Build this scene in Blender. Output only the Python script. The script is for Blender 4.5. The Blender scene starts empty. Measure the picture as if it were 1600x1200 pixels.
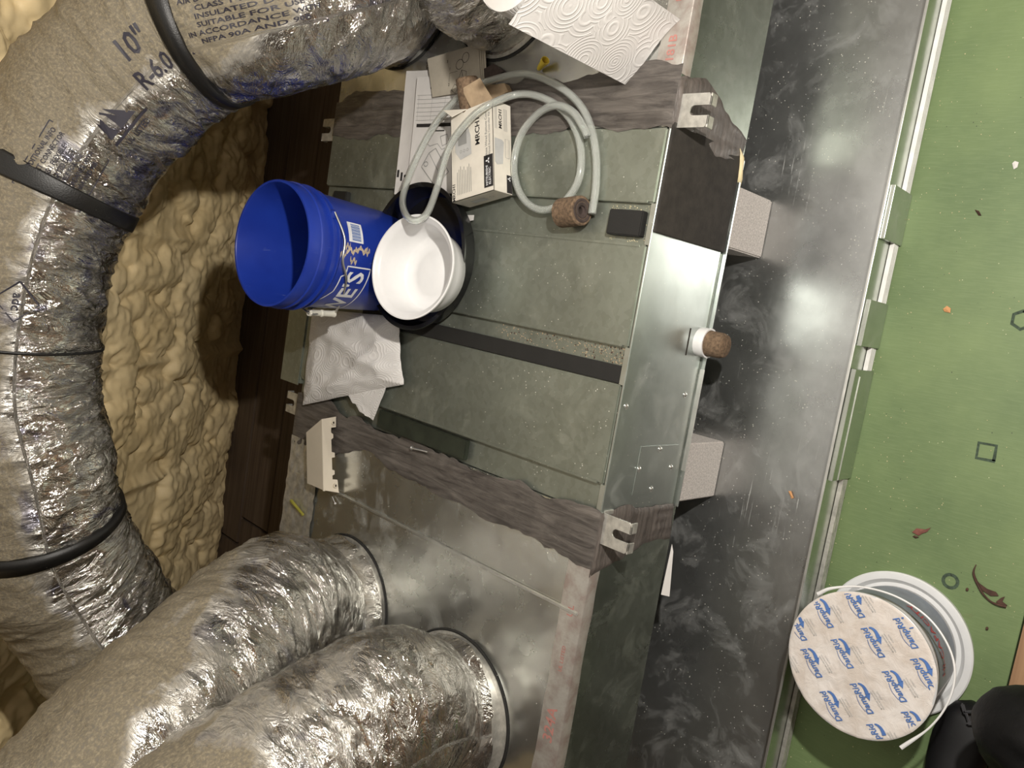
import bpy, bmesh, math, random
import numpy as np
from mathutils import Vector, Matrix

random.seed(7)
rng = np.random.default_rng(7)
SC = bpy.context.scene
COL = SC.collection

# ------------------------------------------------------------------ camera
F = 1257.0
CAM = np.array([0.0, 0.0, 1.69])
R = np.array([[0.161840335, -0.715723293, 0.679485311],
              [-0.980096960, -0.196793518, 0.026192479],
              [-0.114967830, 0.670087957, 0.733217773]])   # rows: image right, image down, forward in (X, Y, down)
cd = bpy.data.cameras.new('camera')
cd.sensor_fit = 'HORIZONTAL'; cd.sensor_width = 36.0
cd.lens = 36.0 * F / 1600.0
cd.clip_start = 0.02; cd.clip_end = 60
cam = bpy.data.objects.new('camera', cd); COL.objects.link(cam)
def wv(v): return Vector((v[0], v[1], -v[2]))
rt, up, bk = wv(R[0]), -wv(R[1]), -wv(R[2])
cam.matrix_world = Matrix(((rt[0], up[0], bk[0], CAM[0]), (rt[1], up[1], bk[1], CAM[1]), (rt[2], up[2], bk[2], CAM[2]), (0, 0, 0, 1)))
SC.camera = cam

# ------------------------------------------------------------------ world, light, exposure
SC.view_settings.view_transform = 'Standard'
SC.view_settings.look = 'None'
SC.view_settings.exposure = 0.0
SC.view_settings.gamma = 1.0
SC.view_settings.use_curve_mapping = False
w = bpy.data.worlds.new('world'); SC.world = w; w.use_nodes = True
w.node_tree.nodes['Background'].inputs[0].default_value = (0.9, 0.75, 0.55, 1)
w.node_tree.nodes['Background'].inputs[1].default_value = 0.008

def lamp(name, kind, loc, energy, color, size, target=None, **k):
    l = bpy.data.lights.new(name, kind); l.energy = energy; l.color = color
    if kind == 'AREA': l.size = size
    else: l.shadow_soft_size = size
    for a, b in k.items(): setattr(l, a, b)
    o = bpy.data.objects.new(name, l); COL.objects.link(o); o.location = loc
    if target is not None:
        o.rotation_euler = (Vector(target) - Vector(loc)).to_track_quat('-Z', 'Y').to_euler()
    return o
lamp('headlamp', 'POINT', (0.45, 0.0, 1.50), 112, (1.0, 0.945, 0.865), 0.022)
lamp('attic_bulb', 'POINT', (-0.5, -0.9, 2.1), 2, (1.0, 0.72, 0.42), 0.06)

# ------------------------------------------------------------------ helpers
def ray(px, py):
    v = np.array([(px - 800) / F, (py - 600) / F, 1.0]); q = R.T @ v
    return np.array([q[0], q[1], -q[2]])
def at(px, py, z):
    r = ray(px, py); return CAM + r * ((z - CAM[2]) / r[2])
def aty(px, py, y):
    r = ray(px, py); return CAM + r * (y / r[1])
def atd(px, py, t):
    return CAM + ray(px, py) * t
def proj(P):
    P = np.asarray(P, float) - CAM
    q = np.stack([P[..., 0], P[..., 1], -P[..., 2]], -1) @ R.T
    return q[..., :2] / q[..., 2:3] * F + [800, 600]

def thing(name, label, cat, loc=(0, 0, 0), group=None):
    o = bpy.data.objects.new(name, None); COL.objects.link(o)
    o.location = loc; o.empty_display_size = 0.05
    o['label'] = label; o['category'] = cat
    if group: o['group'] = group
    return o
def tag(o, label, cat, group=None):
    o['label'] = label; o['category'] = cat
    if group: o['group'] = group
    return o
def root_loc(p):
    return Vector((0, 0, 0)) if p.parent is not None else Vector(p.location)
def link(name, me, mat, parent=None, smooth=False):
    o = bpy.data.objects.new(name, me); COL.objects.link(o)
    if mat is not None: me.materials.append(mat)
    if smooth: me.polygons.foreach_set('use_smooth', [True] * len(me.polygons))
    if parent is not None:
        o.parent = parent
        o.matrix_parent_inverse = Matrix.Translation(-root_loc(parent))
    return o
def mesh(name, V, Fc, mat, parent=None, smooth=False):
    me = bpy.data.meshes.new(name)
    me.from_pydata([tuple(map(float, v)) for v in V], [], [tuple(f) for f in Fc]); me.update()
    return link(name, me, mat, parent, smooth)
def from_bm(name, bm, mat, parent=None, smooth=False):
    me = bpy.data.meshes.new(name); bm.to_mesh(me); bm.free()
    return link(name, me, mat, parent, smooth)
def set_smooth_angle(o, deg=35):
    me = o.data
    me.polygons.foreach_set('use_smooth', [True] * len(me.polygons))
    try: me.set_sharp_from_angle(angle=math.radians(deg))
    except Exception: pass
def basis(x, y, z): return Matrix((x, y, z)).transposed()
def bx(bm, c, s, M=None, bev=0.0):
    b2 = bmesh.new(); bmesh.ops.create_cube(b2, size=1)
    for v in b2.verts: v.co = Vector((v.co.x * s[0], v.co.y * s[1], v.co.z * s[2]))
    if bev: bmesh.ops.bevel(b2, geom=b2.edges[:], offset=bev, segments=2, affect='EDGES')
    for v in b2.verts: v.co = (M @ v.co if M is not None else v.co) + Vector(c)
    tmp = bpy.data.meshes.new('t'); b2.to_mesh(tmp); b2.free(); bm.from_mesh(tmp); bpy.data.meshes.remove(tmp)
def box(name, lo, hi, mat, parent=None, bev=0.0015):
    bm = bmesh.new(); lo = np.array(lo, float); hi = np.array(hi, float)
    bx(bm, (lo + hi) / 2, hi - lo, None, bev)
    o = from_bm(name, bm, mat, parent); set_smooth_angle(o); return o
def prism(name, poly, z0, z1, mat, parent=None, bev=0.0):
    """vertical prism over an XY polygon"""
    bm = bmesh.new()
    vs = [bm.verts.new((p[0], p[1], z0)) for p in poly]
    f = bm.faces.new(vs); bm.normal_update()
    if f.normal.z < 0: f.normal_flip()
    r = bmesh.ops.extrude_face_region(bm, geom=[f])
    for v in [g for g in r['geom'] if isinstance(g, bmesh.types.BMVert)]: v.co.z = z1
    bmesh.ops.recalc_face_normals(bm, faces=bm.faces)
    if bev: bmesh.ops.bevel(bm, geom=bm.edges[:], offset=bev, segments=1, affect='EDGES')
    o = from_bm(name, bm, mat, parent); return o
def prism3(name, poly3, d, mat, parent=None):
    """polygon of 3-D points extruded by vector d"""
    n = len(poly3); P = [np.asarray(p, float) for p in poly3]; d = np.asarray(d, float)
    V = P + [p + d for p in P]
    Fc = [list(range(n))[::-1], list(range(n, 2 * n))] + [[i, (i + 1) % n, n + (i + 1) % n, n + i] for i in range(n)]
    o = mesh(name, V, Fc, mat, parent)
    bm = bmesh.new(); bm.from_mesh(o.data); bmesh.ops.recalc_face_normals(bm, faces=bm.faces); bm.to_mesh(o.data); bm.free()
    return o
def lathe(name, prof, mat, parent=None, M=None, origin=(0, 0, 0), seg=64, closed=False, ang=35):
    """prof: list of (r, z); closed = ring-shaped profile"""
    V = []; Fc = []; n = len(prof)
    for i in range(seg):
        a = 2 * math.pi * i / seg; c, s = math.cos(a), math.sin(a)
        for r, z in prof:
            v = Vector((r * c, r * s, z))
            if M is not None: v = M @ v
            V.append(v + Vector(origin))
    m = n if closed else n - 1
    for i in range(seg):
        j = (i + 1) % seg
        for k in range(m):
            l = (k + 1) % n
            Fc.append((i * n + k, j * n + k, j * n + l, i * n + l))
    me = bpy.data.meshes.new(name); me.from_pydata(V, [], Fc)
    bm = bmesh.new(); bm.from_mesh(me); bmesh.ops.remove_doubles(bm, verts=bm.verts, dist=1e-6)
    bmesh.ops.dissolve_degenerate(bm, dist=1e-7, edges=bm.edges)
    bmesh.ops.recalc_face_normals(bm, faces=bm.faces); bm.to_mesh(me); bm.free()
    o = link(name, me, mat, parent); set_smooth_angle(o, ang); return o
def crom(P, n):
    """Catmull-Rom through the points, n samples evenly by length"""
    P = np.asarray(P, float); Q = np.vstack([2 * P[0] - P[1], P, 2 * P[-1] - P[-2]])
    out = []
    for i in range(1, len(Q) - 2):
        t = np.linspace(0, 1, 40, endpoint=False)[:, None]
        a, b, c, d = Q[i - 1], Q[i], Q[i + 1], Q[i + 2]
        out.append(0.5 * ((2 * b) + (c - a) * t + (2 * a - 5 * b + 4 * c - d) * t**2 + (-a + 3 * b - 3 * c + d) * t**3))
    out = np.vstack(out + [P[-1:]])
    L = np.r_[0, np.cumsum(np.linalg.norm(np.diff(out, axis=0), axis=1))]
    s = np.linspace(0, L[-1], n)
    return np.stack([np.interp(s, L, out[:, k]) for k in range(3)], 1), s
def frames(C, up=(0, 0, 1)):
    T = np.gradient(C, axis=0); T /= np.linalg.norm(T, axis=1)[:, None]
    N = np.zeros_like(C); u = np.array(up, float)
    n = u - T[0] * (u @ T[0])
    if np.linalg.norm(n) < 0.1: n = np.array([0, -1.0, 0]) - T[0] * (-T[0][1])
    n /= np.linalg.norm(n)
    for i in range(len(C)):
        n = n - T[i] * (n @ T[i]); n /= np.linalg.norm(n); N[i] = n
    return T, N, np.cross(T, N)
def grid_obj(name, P, mat, parent=None, wrap=False, uv=None, smooth=True, cap=False):
    nu, nv = P.shape[:2]
    i = np.arange(nu - 1)[:, None]; j = np.arange(nv if wrap else nv - 1)[None, :]
    a = i * nv + j; b = i * nv + (j + 1) % nv; c = (i + 1) * nv + (j + 1) % nv; d = (i + 1) * nv + j
    Q = np.stack(np.broadcast_arrays(a, b, c, d), -1).reshape(-1, 4)
    me = bpy.data.meshes.new(name)
    me.vertices.add(nu * nv); me.vertices.foreach_set('co', P.reshape(-1).astype(np.float32))
    me.loops.add(Q.size); me.loops.foreach_set('vertex_index', Q.reshape(-1).astype(np.int32))
    me.polygons.add(len(Q)); me.polygons.foreach_set('loop_start', np.arange(0, Q.size, 4, dtype=np.int32))
    me.update(calc_edges=True); me.validate()
    if uv is not None:
        at_ = me.attributes.new('surf', 'FLOAT_VECTOR', 'POINT')
        at_.data.foreach_set('vector', uv.reshape(-1).astype(np.float32))
    return link(name, me, mat, parent, smooth)
def tube(name, pts, r, mat, parent=None, seg=12, n=None, caps=True, rr=None, wall=0):
    C, s = crom(pts, n or max(8, len(pts) * 10)); T, N, B = frames(C)
    th = np.linspace(0, 2 * math.pi, seg, endpoint=False)
    rad = np.full(len(C), r) if rr is None else np.interp(np.linspace(0, 1, len(C)), np.linspace(0, 1, len(rr)), rr)
    P = C[:, None] + rad[:, None, None] * (np.cos(th)[None, :, None] * N[:, None] + np.sin(th)[None, :, None] * B[:, None])
    V = P.reshape(-1, 3).tolist(); m = len(C); Fc = []
    for i in range(m - 1):
        for j in range(seg): Fc.append((i * seg + j, i * seg + (j + 1) % seg, (i + 1) * seg + (j + 1) % seg, (i + 1) * seg + j))
    if caps: Fc += [tuple(range(seg))[::-1], tuple(range((m - 1) * seg, m * seg))]
    o = mesh(name, V, Fc, mat, parent); set_smooth_angle(o, 50)
    bm = bmesh.new(); bm.from_mesh(o.data); bmesh.ops.recalc_face_normals(bm, faces=bm.faces); bm.to_mesh(o.data); bm.free()
    return o
def hsh(ix, iy, seed):
    v = np.sin(ix * 127.1 + iy * 311.7 + seed * 74.7) * 43758.5453
    return v - np.floor(v)
def vn(x, y, seed=0, smooth=True, wy=None):
    ix = np.floor(x); iy = np.floor(y); fx = x - ix; fy = y - iy
    if smooth: fx = fx * fx * (3 - 2 * fx); fy = fy * fy * (3 - 2 * fy)
    iy1 = iy + 1
    if wy: iy = np.mod(iy, wy); iy1 = np.mod(iy1, wy)
    a = hsh(ix, iy, seed); b = hsh(ix + 1, iy, seed); c = hsh(ix, iy1, seed); d = hsh(ix + 1, iy1, seed)
    return (a * (1 - fx) + b * fx) * (1 - fy) + (c * (1 - fx) + d * fx) * fy

# ------------------------------------------------------------------ materials
class NT:
    def __init__(s, name):
        s.m = bpy.data.materials.new(name); s.m.use_nodes = True; s.t = s.m.node_tree; s.n = s.t.nodes; s.l = s.t.links
        s.b = s.n['Principled BSDF']
    def new(s, ty, **k):
        o = s.n.new(ty)
        for a, b in k.items():
            if a in o.inputs.keys() if isinstance(a, str) else False: pass
            setattr(o, a, b)
        return o
    def co(s, kind='Object', scale=(1, 1, 1), attr=None):
        mp = s.new('ShaderNodeMapping')
        if attr:
            a = s.new('ShaderNodeAttribute', attribute_name=attr); s.l.new(a.outputs['Vector'], mp.inputs[0])
        else:
            c = s.new('ShaderNodeTexCoord'); s.l.new(c.outputs[kind], mp.inputs[0])
        mp.inputs['Scale'].default_value = scale
        return mp.outputs[0]
    def noise(s, co, scale, detail=3, rough=0.6, ty=None, dist=0):
        t = s.new('ShaderNodeTexNoise')
        if ty: t.noise_type = ty
        s.l.new(co, t.inputs['Vector']); t.inputs['Scale'].default_value = scale
        t.inputs['Detail'].default_value = detail; t.inputs['Roughness'].default_value = rough; t.inputs['Distortion'].default_value = dist
        return t.outputs[0]
    def voro(s, co, scale, feat='F1', out='Distance'):
        t = s.new('ShaderNodeTexVoronoi', feature=feat); s.l.new(co, t.inputs['Vector']); t.inputs['Scale'].default_value = scale
        return t.outputs[out]
    def ramp(s, v, a, b, c0=(0, 0, 0, 1), c1=(1, 1, 1, 1)):
        r = s.new('ShaderNodeValToRGB'); s.l.new(v, r.inputs[0])
        r.color_ramp.elements[0].position = a; r.color_ramp.elements[1].position = b
        r.color_ramp.elements[0].color = c0; r.color_ramp.elements[1].color = c1
        return r.outputs[0]
    def mix(s, f, a, b, mode='MIX'):
        m = s.new('ShaderNodeMix', data_type='RGBA', blend_type=mode)
        for i, v in ((0, f), (6, a), (7, b)):
            if hasattr(v, 'links'): s.l.new(v, m.inputs[i])
            elif i == 0: m.inputs[0].default_value = v
            else: m.inputs[i].default_value = (*v[:3], 1)
        return m.outputs[2]
    def math(s, op, a, b=0.0, clamp=False):
        m = s.new('ShaderNodeMath', operation=op); m.use_clamp = clamp
        for i, v in ((0, a), (1, b)):
            if hasattr(v, 'links'): s.l.new(v, m.inputs[i])
            else: m.inputs[i].default_value = v
        return m.outputs[0]
    def set(s, name, v):
        if hasattr(v, 'links'): s.l.new(v, s.b.inputs[name])
        else: s.b.inputs[name].default_value = (*v[:3], 1) if isinstance(v, (tuple, list)) and len(v) in (3, 4) else v
    def bump(s, h, st=0.3, dist=0.01, prev=None):
        b = s.new('ShaderNodeBump'); s.l.new(h, b.inputs['Height']); b.inputs['Strength'].default_value = st; b.inputs['Distance'].default_value = dist
        if prev is not None: s.l.new(prev, b.inputs['Normal'])
        s.l.new(b.outputs[0], s.b.inputs['Normal']); return b.outputs[0]

def plain(name, col, rough=0.5, metal=0.0, var=0.12, nscale=25, bump=0.0, bscale=200, spec=0.5, **k):
    t = NT(name); co = t.co()
    n = t.noise(co, nscale, 4)
    c = t.mix(t.ramp(n, 0.3, 0.7), tuple(x * (1 - var) for x in col), tuple(min(1, x * (1 + var)) for x in col))
    t.set('Base Color', c); t.set('Roughness', rough); t.set('Metallic', metal); t.b.inputs['Specular IOR Level'].default_value = spec
    if bump: t.bump(t.noise(co, bscale, 3), bump, 0.002)
    for a, b in k.items(): t.b.inputs[a].default_value = b
    return t.m
def galv(name, col=(0.40, 0.43, 0.39), rough=0.36, metal=0.85, stain=(0.30, 0.27, 0.2), stain_amt=0.45, specks=True, scratch=0.0, white=0.0, dims=(0.04, 0.015)):
    t = NT(name); co = t.co()
    big = t.noise(co, 5, 5, 0.6); fine = t.noise(co, 60, 3)
    c = t.mix(t.ramp(big, 0.35, 0.7), tuple(x * 0.86 for x in col), tuple(x * 1.12 for x in col))
    st = t.ramp(t.noise(co, 9, 6, 0.7, dist=0.6), 0.52, 0.78)
    c = t.mix(t.math('MULTIPLY', st, stain_amt), c, stain)
    sp = t.voro(co, 90, out='Color'); sep = t.new('ShaderNodeSeparateColor'); t.l.new(sp, sep.inputs[0])
    c = t.mix(t.math('MULTIPLY', sep.outputs[0], 0.12), c, (0.6, 0.63, 0.6))
    met = t.math('SUBTRACT', metal, t.math('MULTIPLY', st, 0.45))
    ro = t.math('ADD', rough - 0.08, t.math('MULTIPLY', big, 0.2))
    if white:
        wn = t.ramp(t.noise(co, 6.5, 8, 0.75, dist=0.5), 0.56, 0.86)
        wf = t.math('MULTIPLY', wn, white)
        c = t.mix(wf, c, (0.62, 0.64, 0.62)); met = t.math('SUBTRACT', met, t.math('MULTIPLY', wf, 0.7), True)
        ro = t.math('ADD', ro, t.math('MULTIPLY', wf, 0.3))
    if specks:
        v = t.voro(co, 105); k = t.ramp(v, 0.08, 0.12, (1, 1, 1, 1), (0, 0, 0, 1))
        gate = t.ramp(t.noise(co, 14, 3), 0.5, 0.56)
        f = t.math('MULTIPLY', k, gate); c = t.mix(f, c, (0.75, 0.74, 0.66)); met = t.math('SUBTRACT', met, f, True)
    if scratch:
        s = t.ramp(t.noise(t.co(scale=(2.0, 60, 60)), 3.0, 4, 0.7), 0.63, 0.68)
        g = t.math('MULTIPLY', s, t.ramp(t.noise(co, 4, 2), 0.5, 0.62))
        g = t.math('MULTIPLY', g, scratch); c = t.mix(g, c, (0.75, 0.76, 0.75)); ro = t.math('ADD', ro, t.math('MULTIPLY', g, 0.3))
    t.set('Base Color', c); t.set('Metallic', met); t.set('Roughness', ro)
    n1 = t.bump(t.noise(co, 7, 2, 0.4), dims[0], 0.05)
    t.bump(fine, dims[1] * 4, 0.0006, n1)
    return t.m
def foil(name, dust=0.5, tint=(0.66, 0.645, 0.61), blue=0.0, dark=0.0):
    """crinkled metallised film; the float attribute surf = (metres along, metres around, upness)"""
    t = NT(name)
    uv = t.co(attr='surf', scale=(1, 1, 0)); st = t.co(attr='surf', scale=(1.0, 0.38, 0))
    a = t.new('ShaderNodeAttribute', attribute_name='surf'); sx = t.new('ShaderNodeSeparateXYZ'); t.l.new(a.outputs['Vector'], sx.inputs[0])
    upn = sx.outputs[2]
    n1 = t.noise(uv, 9, 6, 0.65, dist=0.5); n2 = t.noise(uv, 170, 7, 0.8)
    f = t.math('ADD', t.math('MULTIPLY', upn, 0.95), t.math('MULTIPLY', n1, 0.9))
    f = t.ramp(t.math('ADD', f, dust - 1.0), 0.16, 0.36)
    f = t.math('MULTIPLY', f, t.ramp(n2, 0.25, 0.5, (0.72, 0.72, 0.72, 1), (1, 1, 1, 1)))
    dc = t.mix(t.ramp(n2, 0.38, 0.64), (0.10, 0.085, 0.06), (0.33, 0.285, 0.20))
    fc = t.mix(t.ramp(t.noise(uv, 5, 3), 0.45, 0.65), tint, tuple(x * 0.72 for x in tint))
    if blue:
        bf = t.math('MULTIPLY', t.ramp(t.noise(uv, 11, 3, dist=1), 0.60, 0.68), blue); fc = t.mix(bf, fc, (0.07, 0.08, 0.22))
    t.set('Base Color', t.mix(f, fc, dc))
    t.set('Metallic', t.math('SUBTRACT', 0.96, t.math('MULTIPLY', f, 0.85), True))
    t.set('Roughness', t.math('ADD', 0.11, t.math('MULTIPLY', f, 0.7), True))
    c1 = t.voro(st, 42, 'F1'); c2 = t.noise(st, 34, 5, 0.62, dist=1.4); c3 = t.voro(st, 110, 'F1')
    g = t.math('SUBTRACT', 1.0, t.math('MULTIPLY', f, 0.55))
    b1 = t.bump(c1, 0.5, 0.012); b2 = t.bump(c2, 0.75, 0.02, b1)
    b3 = t.bump(c3, 0.25, 0.004, b2)
    for nd in t.n:
        if nd.type == 'BUMP': 
            m = t.math('MULTIPLY', g, nd.inputs['Strength'].default_value); t.l.new(m, nd.inputs['Strength'])
    return t.m
def paper_mat(name, col, rings=True):
    t = NT(name); co = t.co()
    t.set('Base Color', t.mix(t.ramp(t.noise(co, 12, 3), 0.3, 0.7), tuple(x * 0.95 for x in col), col)); t.set('Roughness', 0.9)
    if rings:
        v = t.voro(t.co(attr='surf'), 17, 'F1'); sn = t.math('SINE', t.math('MULTIPLY', v, 62.0))
        v2 = t.voro(t.co(attr='surf'), 420, 'F1')
        b = t.bump(t.math('MAXIMUM', sn, 0.0), 0.45, 0.0018); t.bump(v2, 0.15, 0.0008, b)
        t.set('Base Color', t.mix(t.math('MULTIPLY', t.math('MAXIMUM', sn, 0.0), 0.4), tuple(x * 0.84 for x in col), col))
    return t.m

M = {}
M['unit_metal'] = galv('unit_metal', (0.27, 0.295, 0.25), 0.38, 0.74, (0.22, 0.21, 0.15), 0.5)
M['front_metal'] = galv('front_metal', (0.50, 0.54, 0.52), 0.30, 0.92, (0.35, 0.36, 0.33), 0.25, white=0.35)
M['pan_metal'] = galv('pan_metal', (0.47, 0.48, 0.48), 0.27, 0.93, (0.34, 0.34, 0.33), 0.3, scratch=0.8, white=0.34, dims=(0.05, 0.02))
M['lip_metal'] = galv('lip_metal', (0.52, 0.55, 0.50), 0.20, 0.95, (0.35, 0.36, 0.3), 0.2, specks=False)
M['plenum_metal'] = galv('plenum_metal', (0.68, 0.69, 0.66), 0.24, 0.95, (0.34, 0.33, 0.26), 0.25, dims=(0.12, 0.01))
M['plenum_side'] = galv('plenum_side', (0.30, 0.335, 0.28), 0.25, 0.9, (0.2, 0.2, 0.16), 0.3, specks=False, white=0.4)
M['bright'] = plain('bright_metal', (0.72, 0.73, 0.71), 0.3, 0.9)
M['bracket'] = plain('bracket_metal', (0.62, 0.61, 0.57), 0.42, 0.75, 0.25, 60)
M['white_edge'] = plain('white_edge', (0.72, 0.72, 0.70), 0.5)
M['black_foam'] = plain('black_foam', (0.014, 0.0135, 0.0125), 0.7, bump=0.2, bscale=500)
M['pad_black'] = plain('pad_black', (0.030, 0.026, 0.022), 0.7, var=0.35, nscale=40, bump=0.2)
M['green_black'] = plain('green_black', (0.02, 0.025, 0.016), 0.55, var=0.4)
t = NT('blue_plastic'); co = t.co()
sc1 = t.ramp(t.noise(t.co(scale=(1, 1, 0.35)), 42, 6, 0.75, dist=1.0), 0.64, 0.74)
t.set('Base Color', t.mix(t.math('MULTIPLY', sc1, 0.35), t.mix(t.ramp(t.noise(co, 9, 4), 0.3, 0.7), (0.010, 0.030, 0.26), (0.014, 0.042, 0.33)), (0.20, 0.26, 0.50)))
t.set('Roughness', t.math('ADD', 0.33, t.math('MULTIPLY', sc1, 0.3))); M['blue'] = t.m
M['mud'] = plain('dried_mud', (0.46, 0.38, 0.28), 0.9, var=0.3, nscale=120)
M['white'] = plain('white_plastic', (0.78, 0.78, 0.78), 0.3, var=0.03)
M['cream'] = plain('cream_plastic', (0.62, 0.56, 0.46), 0.45, var=0.03)
M['clearish'] = plain('lid_plastic', (0.72, 0.73, 0.74), 0.25, var=0.03)
M['black_gloss'] = plain('black_gloss', (0.008, 0.008, 0.009), 0.18, var=0.2)
M['black_tape'] = plain('black_strap', (0.007, 0.007, 0.007), 0.42, bump=0.25, bscale=400)
M['ink'] = plain('black_ink', (0.02, 0.018, 0.018), 0.7)
M['gray_ink'] = plain('gray_ink', (0.28, 0.28, 0.27), 0.8)
M['light_ink'] = plain('light_gray_ink', (0.48, 0.48, 0.47), 0.8)
M['navy_ink'] = plain('navy_ink', (0.022, 0.020, 0.032), 0.6)
M['red_ink'] = plain('red_ink', (0.42, 0.19, 0.165), 0.7)
M['blue_ink'] = plain('blue_ink', (0.07, 0.16, 0.42), 0.6)
M['white_ink'] = plain('white_ink', (0.75, 0.76, 0.78), 0.5)
M['paper'] = plain('paper', (0.66, 0.64, 0.62), 0.85, var=0.05)
M['paper_dim'] = plain('paper_dim', (0.42, 0.38, 0.31), 0.85, var=0.1)
M['card'] = plain('cardboard', (0.42, 0.31, 0.20), 0.9, var=0.2, bump=0.2)
M['box'] = plain('box_print', (0.70, 0.66, 0.58), 0.7, var=0.12, nscale=14)
M['cork'] = plain('brown_foam', (0.15, 0.10, 0.062), 0.95, var=0.5, nscale=150, bump=0.6, bscale=300)
M['cork_dark'] = plain('dark_foam', (0.05, 0.035, 0.03), 0.9, var=0.3, nscale=100)
M['grip'] = plain('grip_plastic', (0.66, 0.64, 0.56), 0.5, var=0.06)
M['wire'] = plain('handle_wire', (0.55, 0.55, 0.52), 0.3, 0.9)
M['yellow'] = plain('yellow_plastic', (0.62, 0.47, 0.05), 0.45)
M['olive'] = plain('olive_plastic', (0.30, 0.28, 0.05), 0.4)
M['foamwhite'] = plain('foam_block', (0.60, 0.56, 0.53), 0.9, var=0.3, nscale=260, bump=0.6, bscale=350)
M['bead'] = plain('foam_bead', (0.72, 0.62, 0.38), 0.7)
M['towel'] = paper_mat('paper_towel', (0.80, 0.78, 0.76))
M['rubber'] = plain('cloth_black', (0.0035, 0.0035, 0.0038), 0.6, var=0.5, bump=0.4, bscale=90, spec=0.25)
M['shoe'] = plain('shoe_black', (0.004, 0.004, 0.005), 0.55, var=0.4, spec=0.25)
M['shoe_gray'] = plain('shoe_gray', (0.05, 0.05, 0.055), 0.6)
M['leafred'] = plain('dry_leaf', (0.16, 0.06, 0.045), 0.8, var=0.4, nscale=60)
M['leafbrown'] = plain('dry_stem', (0.06, 0.028, 0.018), 0.8, var=0.4, nscale=60)
M['orange'] = plain('orange_chip', (0.55, 0.28, 0.12), 0.8)
M['mark'] = plain('stamp_mark', (0.045, 0.07, 0.045), 0.85, var=0.5, nscale=120)

def vinyl():
    t = NT('clear_vinyl'); t.set('Base Color', (0.93, 0.96, 0.93)); t.set('Roughness', 0.10)
    t.b.inputs['Transmission Weight'].default_value = 0.82; t.b.inputs['IOR'].default_value = 1.35
    return t.m
M['vinyl'] = vinyl()
def mastic():
    t = NT('mastic'); co = t.co(scale=(14, 1.6, 14)); c2 = t.co()
    a = t.noise(co, 6, 6, 0.65, dist=0.6); b = t.noise(c2, 14, 5)
    c = t.mix(t.ramp(a, 0.35, 0.72), (0.055, 0.048, 0.044), (0.165, 0.147, 0.132)); c = t.mix(t.ramp(b, 0.55, 0.8), c, (0.05, 0.044, 0.04))
    t.set('Base Color', c); t.set('Roughness', 0.42); t.bump(a, 0.5, 0.006); return t.m
M['mastic'] = mastic()
def mastic_front():
    t = NT('mastic_front'); co = t.co(scale=(1.6, 14, 16)); c2 = t.co()
    a = t.noise(co, 6, 6, 0.65, dist=0.6); b = t.noise(c2, 14, 5)
    c = t.mix(t.ramp(a, 0.35, 0.72), (0.07, 0.06, 0.053), (0.18, 0.155, 0.14)); c = t.mix(t.ramp(b, 0.5, 0.8), c, (0.06, 0.05, 0.045))
    t.set('Base Color', c); t.set('Roughness', 0.45); t.bump(a, 0.5, 0.006); return t.m
M['mastic_front'] = mastic_front()
def green():
    t = NT('green_paint'); co = t.co(); wv_ = t.co(scale=(1, 1, 1))
    n = t.noise(co, 3.5, 6, 0.6); g = t.noise(t.co(scale=(160, 12, 1)), 2.2, 3)
    c = t.mix(t.ramp(n, 0.35, 0.7), (0.108, 0.164, 0.068), (0.172, 0.240, 0.100))
    c = t.mix(t.math('MULTIPLY', t.ramp(g, 0.45, 0.75), 0.22), c, (0.24, 0.31, 0.16))
    st = t.ramp(t.noise(co, 5.2, 5, 0.6, dist=0.8), 0.66, 0.76)
    c = t.mix(t.math('MULTIPLY', st, 0.5), c, (0.13, 0.115, 0.05))
    v = t.voro(co, 75); k = t.ramp(v, 0.045, 0.07, (1, 1, 1, 1), (0, 0, 0, 1)); gate = t.ramp(t.noise(co, 16, 2), 0.52, 0.58)
    c = t.mix(t.math('MULTIPLY', k, gate), c, (0.55, 0.56, 0.36))
    v = t.voro(t.co(scale=(1, 1.4, 1)), 47); k = t.ramp(v, 0.045, 0.06, (1, 1, 1, 1), (0, 0, 0, 1)); gate = t.ramp(t.noise(co, 11, 2), 0.5, 0.56)
    c = t.mix(t.math('MULTIPLY', k, gate), c, (0.03, 0.035, 0.02))
    t.set('Base Color', c); t.set('Roughness', 0.55); t.bump(g, 0.12, 0.001); return t.m
M['green'] = green()
def wood(name, a, b, ax=(1.5, 40, 40)):
    t = NT(name); g = t.noise(t.co(scale=ax), 1.6, 6, 0.62, dist=0.3); n = t.noise(t.co(), 5, 3)
    t.set('Base Color', t.mix(t.math('MULTIPLY', t.ramp(n, 0.4, 0.8), 0.4), t.mix(t.ramp(g, 0.35, 0.7), a, b), tuple(x * 0.6 for x in a)))
    t.set('Roughness', 0.75); t.bump(g, 0.25, 0.002); return t.m
M['wood'] = wood('old_plank', (0.07, 0.045, 0.028), (0.125, 0.088, 0.058))
M['ply'] = wood('bare_plywood', (0.26, 0.15, 0.08), (0.36, 0.22, 0.12))
M['dark'] = plain('dark_void', (0.02, 0.015, 0.01), 0.95)
def sprayfoam():
    t = NT('spray_foam'); co = t.co()
    c = t.mix(t.ramp(t.noise(co, 4, 5), 0.3, 0.7), (0.80, 0.62, 0.33), (0.92, 0.75, 0.45))
    t.set('Base Color', c); t.set('Roughness', 0.55); t.bump(t.noise(co, 70, 4), 0.18, 0.003); return t.m
M['sprayfoam'] = sprayfoam()
M['reflect_board'] = plain('reflector_board', (0.66, 0.66, 0.65), 0.8)  # unseen pale board, added overhead for a neutral reflection in the pan
M['foil_long'] = foil('foil_long', 0.52, blue=0.6)
M['foil_near'] = foil('foil_near', 0.50, blue=0.25)
M['foil_dusty'] = foil('foil_dusty', 0.66, blue=0.3)
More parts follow.
